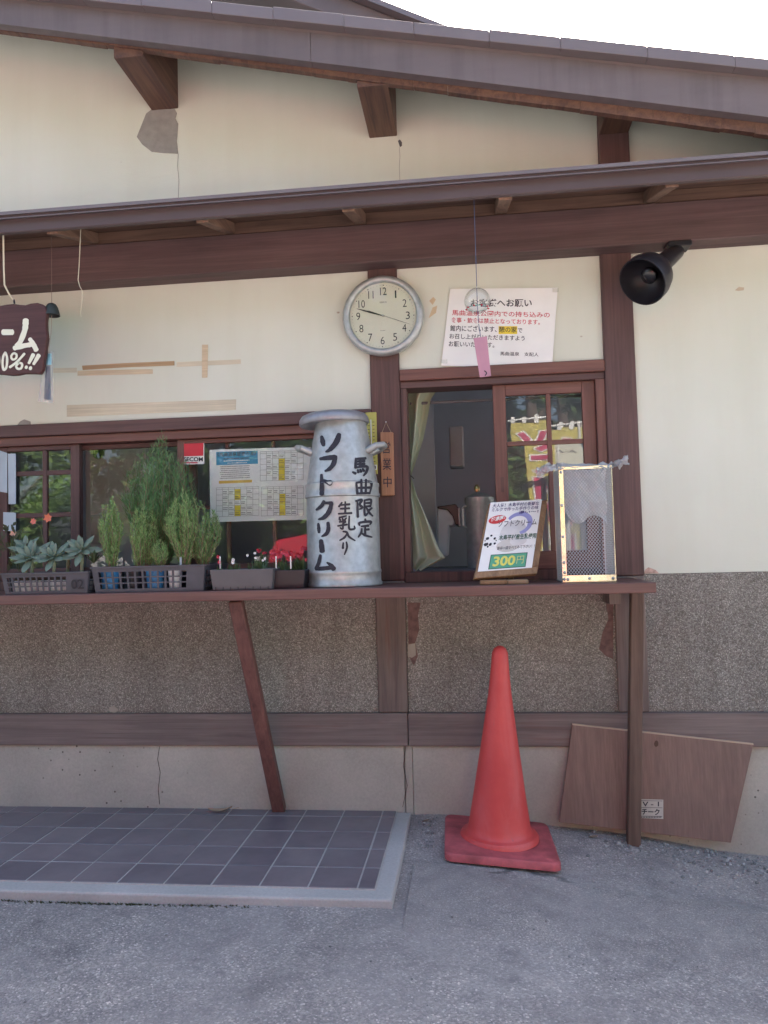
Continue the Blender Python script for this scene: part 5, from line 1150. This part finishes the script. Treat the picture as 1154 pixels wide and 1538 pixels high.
for i in range(34):
    px = random.uniform(-4, 26); py = random.uniform(790, 862); c = P(px, py, random.uniform(-.26, -.18)); d = Vector((random.uniform(-1, 1), random.uniform(-.6, .2), random.uniform(.2, 1))).normalized(); s_ = d.cross(Vector((0, 1, 0))).normalized()*.007; l = random.uniform(.025, .045); mb.add([c, c+d*l*.5+s_, c+d*l, c+d*l*.5-s_], [(0, 1, 2, 3)])
mb.build('leaves', leaf_mat('dull_leaf', (.05, .06, .035), (.10, .11, .06)), of)

# middle basket with broom bushes in pots
B2 = (P(139, 880, -.37).x, P(308, 880, -.37).x, -.372, -.12, ZC, P(220, 851, -.37).z)
k2 = thing('basket', 'deeper charcoal perforated basket holding blue pots of feathery green bushes', 'basket', ((B2[0]+B2[1])/2, -.25, ZC)); basket(*B2, k2, 12, 3, M['crate'], .12)
bluep = plain('blue_pot_plastic', (.06, .26, .52), .45, var=.15); 
def bx_(px): return P(px, 870, -.33).x
pot('plant_pot', bx_(163), -.315, ZC+.004, .034, .075, bluep, 'left blue plastic pot seen through the middle basket'); pot('plant_pot', bx_(231), -.315, ZC+.004, .034, .075, bluep, 'right blue plastic pot seen through the middle basket', None)
pot('plant_pot', bx_(262), -.32, ZC+.004, .026, .078, M['white'], 'white plastic pot seen through the right of the middle basket'); pot('plant_pot', bx_(198), -.30, ZC+.004, .033, .07, M['black'], 'black plastic pot between the blue ones in the middle basket')
pot('plant_pot', bx_(243), -.18, ZC+.004, .048, .085, M['black'], 'larger black pot at the back of the middle basket under the tall bush')
pot('plant_pot', bx_(292), -.30, ZC+.004, .034, .07, M['black'], 'black plastic pot at the right end of the middle basket')
def broom(cx_, cy_, z0, prof, nst, nleaf, label, mat, ll=.024, thin=.0011, name='broom_bush', stemc=(.22, .15, .10)):
    """prof: list of (height fraction, radius); an upright feathery bush of needle leaves on thin stems"""
    Ht = prof[-1][2]; root = thing(name, label, 'plant', (cx_, cy_, z0), 'feathery bushes in the middle basket'); st_ = MB(); lf = MB()
    def rad(h):
        for (h0, r0_, _), (h1, r1_, _) in zip(prof[:-1], prof[1:]):
            if h0 <= h <= h1: return lerp(r0_, r1_, (h-h0)/(h1-h0))
        return 0
    stems = []
    for i in range(nst):
        a = random.uniform(0, 2*PI); q = math.sqrt(random.random()); hm = random.uniform(.45, 1.0)*(1-.22*q); pts = []
        for k in range(7):
            h = hm*k/6; r = rad(h)*q*(.25+.75*min(1, h*2.2)); pts.append(Vector((cx_+r*math.cos(a+.25*h)+.004*math.sin(9*h+i), cy_+r*math.sin(a+.25*h)+.004*math.cos(7*h+i*2), z0+h*Ht)))
        stems.append(pts); st_.tube(pts, [.0018, .0016, .0014, .0012, .001, .0007, .0004], 4)
    for i in range(nleaf):
        pts = random.choice(stems); t = (.08+.92*random.random()**.8)*5.99; k = int(t); p = pts[k].lerp(pts[k+1], t-k); h = (p.z-z0)/Ht
        a = random.uniform(0, 2*PI); up = random.uniform(.5, 2.6); d = Vector((math.cos(a), math.sin(a), up)).normalized(); l = ll*random.uniform(.5, 1.15)*(1-.35*h)
        s_ = d.cross(Vector((random.uniform(-1, 1), random.uniform(-1, 1), .3))).normalized()*thin; m_ = p+d*l*.5+Vector((0, 0, -.0015)); e_ = p+d*l
        lf.add([p-s_*.5, p+s_*.5, m_+s_, e_, m_-s_], [(0, 1, 2, 3, 4)])
    st_.build('stems', plain('bush_stem', stemc, .8), root); lf.build('foliage', mat, root); return root
gl1 = leaf_mat('bright_needle', (.20, .38, .12), (.42, .58, .26), .35); gl2 = leaf_mat('dark_needle', (.12, .26, .10), (.20, .37, .16), .35)
zt_ = ZC+.07
def bush_at(px, Y, ytop, wid, nst, nleaf, label, mat, **kw):
    t = P(px, ytop, Y); Ht = t.z-zt_; w = wid*1.12*(Y-CAM.y)/F; return broom(t.x, Y, zt_, [(0, w*.4, Ht), (.2, w*.8, Ht), (.45, w, Ht), (.7, w*.78, Ht), (1, w*.12, Ht)], int(nst*2.4), int(nleaf*2.7), label, mat, **kw)
bush_at(242, -.17, 642, 54, 60, 5200, 'tallest dark green feathery bush at the back of the middle basket', gl2, ll=.042)
bush_at(167, -.31, 728, 19, 14, 1150, 'slender bright green bush at the left of the middle basket', gl1)
bush_at(208, -.31, 738, 17, 12, 950, 'bright green bush second from the left in the middle basket', gl1); bush_at(221, -.29, 734, 14, 9, 750, 'narrow bright green bush in the centre of the middle basket', gl1)
bush_at(276, -.31, 722, 26, 20, 1700, 'fullest bright green bush right of centre in the middle basket', gl1); bush_at(304, -.28, 742, 26, 18, 1500, 'yellow-green bush overhanging the right end of the middle basket', leaf_mat('mid_needle', (.16, .31, .11), (.32, .47, .21), .35))
bush_at(241, -.33, 803, 12, 7, 260, 'tiny sparse seedling bush at the front of the middle basket', gl1, ll=.024)
mb = MB(); e = P(272, 850, -.34); MB().box(e.x-.004, e.x+.004, -.342, -.340, e.z-.02, e.z+.035)
tag(MB().box(e.x-.004, e.x+.004, -.342, -.3405, e.z-.03, e.z+.032).build('plant_label', plain('grey_label', (.35, .42, .46), .5)), 'grey plastic plant label stuck beside the fullest bush', 'plant label')

# grey trough and dark tray with small flowers
T1 = (P(316, 870, -.36).x, P(411, 870, -.36).x, -.365, -.2, ZC, P(360, 855, -.36).z)
t1 = thing('planter_trough', 'plain grey plastic planter trough between the bushes and the milk can', 'planter', ((T1[0]+T1[1])/2, -.28, ZC))
tray_shell(*T1, flare=.008).build('shell', plain('grey_trough_plastic', (.115, .11, .115), .5, var=.1), t1, bevel=.002)
for k in range(8): x = lerp(T1[0]+.02, T1[1]-.02, k/7); MB().box(x-.001, x+.001, T1[2]+.0045, T1[2]+.009, ZC+.002, ZC+.012).build('rib', M['black'], t1)
MB().box(T1[0]+.014, T1[1]-.014, T1[2]+.014, T1[3]-.014, ZC+.004, T1[5]-.012).build('soil', M['soil'], t1)
T2 = (P(412, 870, -.3).x, P(461, 870, -.3).x, -.33, -.08, ZC, P(440, 856, -.33).z)
t2 = thing('seed_tray', 'black plastic tray of red flowers beside the milk can', 'tray', ((T2[0]+T2[1])/2, -.2, ZC))
tray_shell(*T2, flare=.006).build('shell', M['black'], t2, bevel=.002); MB().box(T2[0]+.012, T2[1]-.012, T2[2]+.012, T2[3]-.012, ZC+.004, T2[5]-.01).build('soil', M['soil'], t2)
lm1 = leaf_mat('small_leaf', (.05, .10, .04), (.12, .19, .08), .2)
def flowers(px, py, Y, wpx, n, label, petal, nfl, hpx, rr=.007):
    c = P(px, py, Y); z0 = ZC+.05; root = thing('flowering_plant', label, 'plant', (c.x, Y, z0), 'small flowering plants beside the milk can'); lf = MB(); w = wpx*(Y-CAM.y)/F; h = hpx*(Y-CAM.y)/F
    for i in range(n):
        a = random.uniform(0, 2*PI); el = random.uniform(.25, 1.4); d = Vector((math.cos(a)*math.cos(el)*w/h, math.sin(a)*math.cos(el)*.8, math.sin(el))); l = h*random.uniform(.5, 1.0); p = Vector((c.x, Y, z0))+Vector((random.uniform(-w, w)*.5, random.uniform(-.02, .02), 0)); s_ = d.cross(Vector((0, 1, .2))).normalized()*.004; e_ = p+d*l
        lf.add([p, p+d*l*.55+s_, e_, p+d*l*.55-s_], [(0, 1, 2, 3)])
    lf.build('leaves', lm1, root)
    for i in range(nfl):
        f_c = Vector((c.x+random.uniform(-w, w), Y+random.uniform(-.03, .01), z0+h*random.uniform(.7, 1.15))); mb = MB(); MB_ = mb
        for k in range(7):
            a = k*2*PI/7+i; d = Vector((math.cos(a), -.5, math.sin(a))); s_ = Vector((-math.sin(a), 0, math.cos(a)))*rr*.5; mb.add([f_c, f_c+d*rr*.6+s_, f_c+d*rr*1.1, f_c+d*rr*.6-s_], [(0, 1, 2, 3)])
        mb.build('bloom', petal, root)
    return root
redp = plain('red_petal', (.48, .04, .07), .55); whp = plain('white_petal', (.75, .76, .74), .55)
flowers(350, 845, -.29, 14, 40, 'low green plant with one white bloom in the grey trough', whp, 2, 24); flowers(388, 842, -.28, 15, 55, 'bushy plant with tiny white blooms at the right of the grey trough', whp, 5, 30, .005)
flowers(330, 845, -.30, 5, 12, 'single red bloom at the left end of the grey trough', redp, 2, 26); flowers(425, 838, -.24, 14, 46, 'cluster of red blooms in the black tray', redp, 16, 30, .010); flowers(450, 836, -.20, 12, 50, 'red blooms close against the side of the milk can', redp, 8, 34, .008)
flowers(395, 822, -.16, 12, 40, 'tall dark plant with scattered red blooms behind the grey trough', redp, 5, 40, .006)
for px, lab in ((331, 'white stick label at the left of the grey trough'), (415, 'white stick label at the corner of the black tray'), (437, 'white stick label in the black tray nearest the milk can')):
    e = P(px, 846, -.31); tag(MB().box(e.x-.0022, e.x+.0022, -.311, -.3095, e.z-.02, e.z+.026).build('plant_label', M['white']), lab, 'plant label')

# ================================================================== GROUND LITTER
lf = thing('dried_leaf', 'curled dry brown leaf lying on the tiles beside the brace', 'leaf', P(330, 1214, -.05))
e = P(330, 1214, -.06)
mb = MB(); mb.grid(lambda u, v: Vector((e.x+(u-.5)*.10, -.055+(v-.5)*.035*math.sin(PI*min(1, u*.9+.08)), TT+.006+.012*(u-.4)**2*4+.010*abs(v-.5))), 10, 6); mb.build('blade', plain('dry_leaf', (.36, .25, .17), .8, var=.3), lf, smooth='all')
MB().tube([(e.x+.045, -.055, TT+.014), (e.x+.075, -.05, TT+.02)], .001, 5).build('stalk', plain('dry_stalk', (.3, .2, .13), .8), lf)
def rock(r):
    mb = MB(); n = 6; vs = []; 
    prof = [(0, -.6), (.8, -.4), (1, .1), (.6, .6), (0, .75)]
    mb.lathe([(max(a, .001)*r, b*r) for a, b in prof], (0, 0, 0), n); mb.v = [v*random.uniform(.75, 1.2) for v in mb.v]; return mb
gm = MB()
for i in range(620):
    if i < 420: x = random.triangular(.30, 1.5, .9); y = -.03-abs(random.gauss(0, .13))
    elif i < 480: x = random.uniform(-.24, -.16); y = random.uniform(-.30, -.05)
    else: x = random.uniform(-1.4, 1.3); y = random.uniform(-1.4, -.45)
    if x < -.24 and y > -.78: continue
    if (x-cnx)**2 < .2**2 and abs(y-cny) < .22: continue
    r = random.choice((.002, .0025, .003, .004, .005, .007)) if i < 480 else random.uniform(.0018, .0045)
    rk = rock(r); z = gz(x, y)+r*.3+(.006 if -.9 < y < -.42 and x > -.2 else 0); gm.add([v+Vector((x, y, z)) for v in rk.v], rk.f)
mg, ntg, bg_ = nodes('gravel'); ge = N(ntg, 'NewGeometry'); ntg.links.new(ramp(ntg, ge.outputs['Random Per Island'], [(0, (.15, .148, .145)), (.7, (.30, .295, .285)), (1, (.52, .51, .49))]), bg_.inputs['Base Color']); bg_.inputs['Roughness'].default_value = .9
gr = gm.build('gravel', mg); tag(gr, 'loose grey gravel scattered along the foot of the wall', 'gravel', kind='stuff')
for px, py, r, lab in ((923, 1262, .011, 'pale stone lying just left of the counter leg foot'), (953, 1258, .007, 'small pale stone right at the counter leg foot'), (1046, 1258, .007, 'pale stone at the foot of the leaning plywood'), (783, 1306, .006, 'round grey stone before the corner of the cone base')):
    d = ray(px, py); t = (-.06-CAM.z)/d.z; p = CAM+d*t; p.y = min(p.y, -.115); z = gz(p.x, p.y); mb = rock(r); mb.v = [v+Vector((p.x, p.y, z+r*.45)) for v in mb.v]; tag(mb.build('stone', plain('pale_stone', (.36, .35, .34), .9)), lab, 'stone')
sl_mat = plain('dry_leaf_scrap', (.26, .19, .13), .85, var=.4, randobj=.3)
for i, (x, y, lab) in enumerate(((-.20, -.10, 'small dry leaf scrap between the terrace corner and the cone'), (.42, -.09, 'dry leaf scrap by the left end of the plywood board'), (1.02, -.20, 'dry leaf scrap in the gravel near the right edge'))):
    c = Vector((x, y, gz(x, y)+.003)); a_ = random.uniform(0, 3); mb = MB()
    mb.grid(lambda u, v: c+Vector((math.cos(a_)*(u-.5)*.034-math.sin(a_)*(v-.5)*.016*math.sin(PI*(u*.9+.05)), math.sin(a_)*(u-.5)*.034+math.cos(a_)*(v-.5)*.016*math.sin(PI*(u*.9+.05)), .002+.006*(u-.4)**2+.006*abs(v-.5))), 6, 4)
    tag(mb.build('leaf_scrap', sl_mat, smooth='all'), lab, 'leaf')
# moss along the foot of the terrace kerb
mo = MB()
for i in range(240):
    x = random.triangular(-1.6, -.55, -1.2); y = -.768-abs(random.gauss(0, .006)); z = gz(x, y)
    for k in range(3):
        a = random.uniform(0, 2*PI); d = Vector((math.cos(a)*.006, -abs(math.sin(a))*.006, random.uniform(.003, .009))); s_ = Vector((-math.sin(a), math.cos(a), 0))*.002; p = Vector((x, y, z)); mo.add([p-s_, p+s_, p+d], [(0, 1, 2)])
tag(mo.build('moss', leaf_mat('moss', (.06, .08, .03), (.12, .13, .05))), 'thin line of moss along the foot of the terrace kerb', 'moss', kind='stuff')

# ================================================================== BEHIND THE CAMERA (seen in the window glass)
def P_refl(px, py, d, g=0.02):      # a thing mirrored in the glass plane y=g shows at this picture position
    p = P(px, py, d); return Vector((p.x, 2*g-d, p.z))
lfm = [leaf_mat('tree_leaf', (.09, .17, .04), (.22, .32, .09), .35), leaf_mat('tree_leaf', (.06, .13, .04), (.16, .25, .07), .3)]
bark = plain('bark', (.12, .09, .07), .9, var=.3, scale=30, bmp=.6)
def tree(x, y, h, w, lab, mi, low=0.25, n=13000):
    root = thing('tree', lab, 'tree', (x, y, gz(x, y)), 'trees across the yard'); z0 = gz(x, y); tr = MB()
    tr.tube([(x, y, z0-.1), (x+.08, y, z0+h*.25), (x-.05, y+.1, z0+h*.55), (x, y, z0+h*.85)], [h*.028, h*.022, h*.014, h*.004], 10); tr.build('trunk', bark, root, smooth=True)
    lf = MB(); br = MB(); cl = []
    for i in range(34):
        a = random.uniform(0, 2*PI); hh = random.uniform(low, .97); rr = w*math.sqrt(random.random())*math.sin(PI*min(1, (hh-low*.6)/(1.08-low*.6)))**.7; c = Vector((x+rr*math.cos(a), y+rr*math.sin(a), z0+h*hh)); cl.append((c, random.uniform(.35, .7)*w*.45))
        if i % 2 == 0: br.tube([(x, y, z0+h*max(.12, hh*.7)), ((x+c.x)/2, (y+c.y)/2, z0+h*hh*.9), tuple(c)], [h*.009, h*.006, h*.002], 5)
    br.build('limbs', bark, root)
    for i in range(n):
        c, r = random.choice(cl); d = Vector((random.gauss(0, 1), random.gauss(0, 1), random.gauss(0, .7))).normalized()*r*random.random()**.4; p = c+d; s1 = Vector((random.uniform(-1, 1), random.uniform(-1, 1), random.uniform(-.5, .5))).normalized()*random.uniform(.09, .16); s2 = s1.cross(Vector((random.uniform(-1, 1), random.uniform(-1, 1), 1)).normalized()).normalized()*random.uniform(.05, .08)
        lf.add([p-s1, p+s2, p+s1, p-s2], [(0, 1, 2, 3)])
    lf.build('crown', lfm[mi], root)
labs = ['broad leafy tree furthest left in the yard behind the camera', 'leafy tree left of the parked red car behind it', 'tall leafy tree right behind the parked red car', 'dark leafy tree behind the yellow banners', 'leafy tree to the right of the yellow banners', 'broad leafy tree furthest right in the yard behind the camera', 'second row tree at the left of the yard', 'second row tree at the right of the yard', 'second row tree furthest left beyond the yard', 'tallest tree in the middle of the second row', 'second row tree furthest right beyond the yard']
for (x, y, h, w, m_), lab in zip(((-10.5, -13, 7.5, 2.8, 0), (-6.2, -14, 7, 2.5, 1), (-2.2, -15, 8, 2.7, 0), (1.8, -13.5, 7.5, 2.6, 1), (5.8, -14, 7, 2.6, 0), (10.2, -13, 7.5, 2.8, 1), (-4.2, -18.5, 10, 3.2, 0), (4.0, -18.5, 10, 3.2, 1), (-8.6, -18.8, 10, 3.2, 1), (-.1, -19.2, 11, 3.3, 0), (8.4, -18.8, 10, 3.2, 0)), labs):
    tree(x, y, h, w, lab, m_, low=.10)
hg = MB()
for i in range(9000):
    x = random.uniform(-16, 16); y = -16.8+random.gauss(0, .35); z = random.random()**.8*2.4; p = Vector((x, y, z)); s1 = Vector((random.uniform(-1, 1), random.uniform(-1, 1), random.uniform(-.5, .5))).normalized()*random.uniform(.06, .12); s2 = s1.cross(Vector((random.uniform(-1, 1), random.uniform(-1, 1), 1)).normalized()).normalized()*.05
    hg.add([p-s1, p+s2, p+s1, p-s2], [(0, 1, 2, 3)])
tag(hg.build('undergrowth', lfm[1]), 'dense green undergrowth filling the far side of the yard', 'undergrowth', kind='stuff')

# yellow banners on white poles
yel = leaf_mat('banner_cloth', (.72, .64, .18), (.72, .64, .18), .35, .8)
def banner(px, py, d, wpx, label, chars, sway):
    t = P_refl(px, py, d); sc = (d+3.05)/F; w = wpx*sc; y = t.y; x0 = t.x-w; z1 = t.z; z0 = z1-1.75; gx = gz(t.x, y)
    root = thing('banner', label, 'banner', (t.x, y, gx), 'tall banners in the yard')
    MB().tube([(t.x+.03, y, gx-.1), (t.x+.03, y, z1+.05)], .013, 8).build('pole', M['white'], root, smooth=True); MB().tube([(x0-.03, y, z1+.012-.02), (t.x+.14, y, z1+.012+.03)], .009, 8).build('crossbar', M['white'], root, smooth=True)
    fn = lambda u, v: Vector((lerp(x0, t.x, u)+sway*v*v*.4*(1-u), y+.05*math.sin(5*v+3*u)*v+sway*.3*v*(1-u), lerp(z1-.03, z0, v)))
    mb = MB(); mb.grid(fn, 8, 24); mb.build('cloth', yel, root, smooth='all')
    for k in range(4): u = .05+.28*k; mb = MB(); p = fn(min(u, .98), 0); mb.box(p.x-.02, p.x+.02, y-.006, y+.006, z1-.03, z1+.03); mb.build('loop', M['white'], root)
    for side, nm in ((-1, 'lettering'), (1, 'lettering')):
        mb = MB(); mo_ = MB()
        for i, ch in enumerate(chars):
            uv, fs = text_mesh(ch, .05); uv2, fs2 = text_mesh(ch, .10)
            v0 = .05+i*.135; put = lambda a, b, e, off: fn(lerp(.14-e, .86+e, a), v0+lerp(.115+e*.15, -e*.15, b)) + Vector((0, side*off, 0))
            mb.add([put(a, b, 0, .008) for a, b in uv], fs); mo_.add([put(a, b, .05, .005) for a, b in uv2], fs2)
        mo_.build('letter_outline', M['white'], root); mb.build(nm, plain('crimson_print', (.50, .05, .12), .6), root)
banner(850, 633, 4.6, 62, 'yellow banner with crimson lettering nearer the serving window', 'ソフトクリーム', .5); banner(884, 628, 5.4, 58, 'yellow banner with crimson lettering standing further into the yard', 'ソフトクリーム', -.1)
# round pale sign on a post
t = P_refl(868, 690, 5.0); rs = thing('round_sign', 'round pale sign board on a post beside the yellow banners', 'sign', (t.x, t.y, gz(t.x, t.y)))
MB().lathe([(.20, 0), (.20, .012), (0, .012)], (t.x, t.y, t.z), 36, axis=(0, 1, 0)).build('disc', plain('pale_disc', (.62, .62, .52), .6), rs); MB().box(t.x-.025, t.x+.025, t.y-.03, t.y-.002, gz(t.x, t.y)-.05, t.z+.1).build('post', M['white'], rs)
mb = MB(); mb.tube([(t.x-.10, t.y+.0125, t.z+.06), (t.x-.06, t.y+.0125, t.z+.09), (t.x-.02, t.y+.0125, t.z+.05)], .006, 5); mb.build('painted_line', M['ink'], rs); mb = MB(); mb.tube([(t.x+.03, t.y+.0125, t.z+.05), (t.x+.07, t.y+.0125, t.z+.08), (t.x+.11, t.y+.0125, t.z+.04)], .006, 5); mb.build('painted_line', M['ink'], rs)

# red car parked across the yard
def car(cx_, cy_, kz=1.45):
    z0 = gz(cx_, cy_); root = thing('parked_car', 'small red car parked across the yard and mirrored in the windows', 'car', (cx_, cy_, z0)); red = plain('red_car_paint', (.50, .02, .035), .2, var=.03); b = bpy.data.materials['red_car_paint'].node_tree.nodes['Principled BSDF']; b.inputs['Coat Weight'].default_value = 1.0
    hw = .80
    def sec(x, zb, zs, wd): return [(cx_+x, cy_-wd, z0+zb*kz), (cx_+x, cy_-wd*1.0, z0+(zb+zs)/2*kz), (cx_+x, cy_-wd*.94, z0+zs*kz), (cx_+x, cy_+wd*.94, z0+zs*kz), (cx_+x, cy_+wd, z0+(zb+zs)/2*kz), (cx_+x, cy_+wd, z0+zb*kz)]
    def loft(name, secs, mat):
        mb = MB(); n = len(secs[0]); vs = [v for s_ in secs for v in s_]; fs = [(j*n+i, j*n+(i+1) % n, (j+1)*n+(i+1) % n, (j+1)*n+i) for j in range(len(secs)-1) for i in range(n)]; fs += [tuple(range(n-1, -1, -1)), tuple((len(secs)-1)*n+i for i in range(n))]; mb.add(vs, fs); return mb.build(name, mat, root, smooth=True, bevel=.03, seg=3, angle=50)
    body = loft('body', [sec(-1.85, .35, .72, .70), sec(-1.72, .22, .84, .78), sec(-.9, .20, .93, .81), sec(.9, .20, .97, .81), sec(1.65, .22, .95, .78), sec(1.82, .34, .86, .70)], red)
    loft('cabin', [[(cx_+x, cy_-w, z0+.92*kz), (cx_+x2, cy_-w2, z0+z*kz), (cx_+x2, cy_+w2, z0+z*kz), (cx_+x, cy_+w, z0+.92*kz)] for x, x2, w, w2, z in ((-1.05, -.42, .74, .60, 1.42), (-.3, -.2, .75, .62, 1.47), (.8, .7, .75, .62, 1.48), (1.70, 1.42, .72, .58, 1.36))], plain('car_window', (.02, .025, .03), .08))
    loft('roof_panel', [[(cx_+x, cy_-.62, z0+z*kz), (cx_+x, cy_-.60, z0+z*kz+.05), (cx_+x, cy_+.60, z0+z*kz+.05), (cx_+x, cy_+.62, z0+z*kz)] for x, z in ((-.45, 1.41), (-.2, 1.46), (.7, 1.47), (1.45, 1.37))], red)
    for sx in (-1.12, 1.15):
        for sy in (-1, 1):
            w_ = MB().lathe([(.0, -.10), (.26, -.10), (.29, -.07), (.29, .07), (.26, .10), (0, .10)], (cx_+sx, cy_+sy*.72, z0+.29), 28, axis=(0, 1, 0)).build('tyre', M['black'], root, smooth=True); MB().lathe([(.18, 0), (.17, .012), (.05, .02), (0, .02)], (cx_+sx, cy_+sy*.825, z0+.29), 20, axis=(0, sy, 0)).build('rim', M['steel'], w_, smooth=True)
    for sy in (-1, 1): MB().lathe([(0, -.09), (.07, -.06), (.09, 0), (.07, .05), (0, .06)], (cx_-1.78, cy_+sy*.55, z0+.70*kz), 16, axis=(1, 0, 0)).build('headlight', M['white'], root, smooth=True)
t = P_refl(420, 795, 8.2); car(t.x+1.8, t.y)
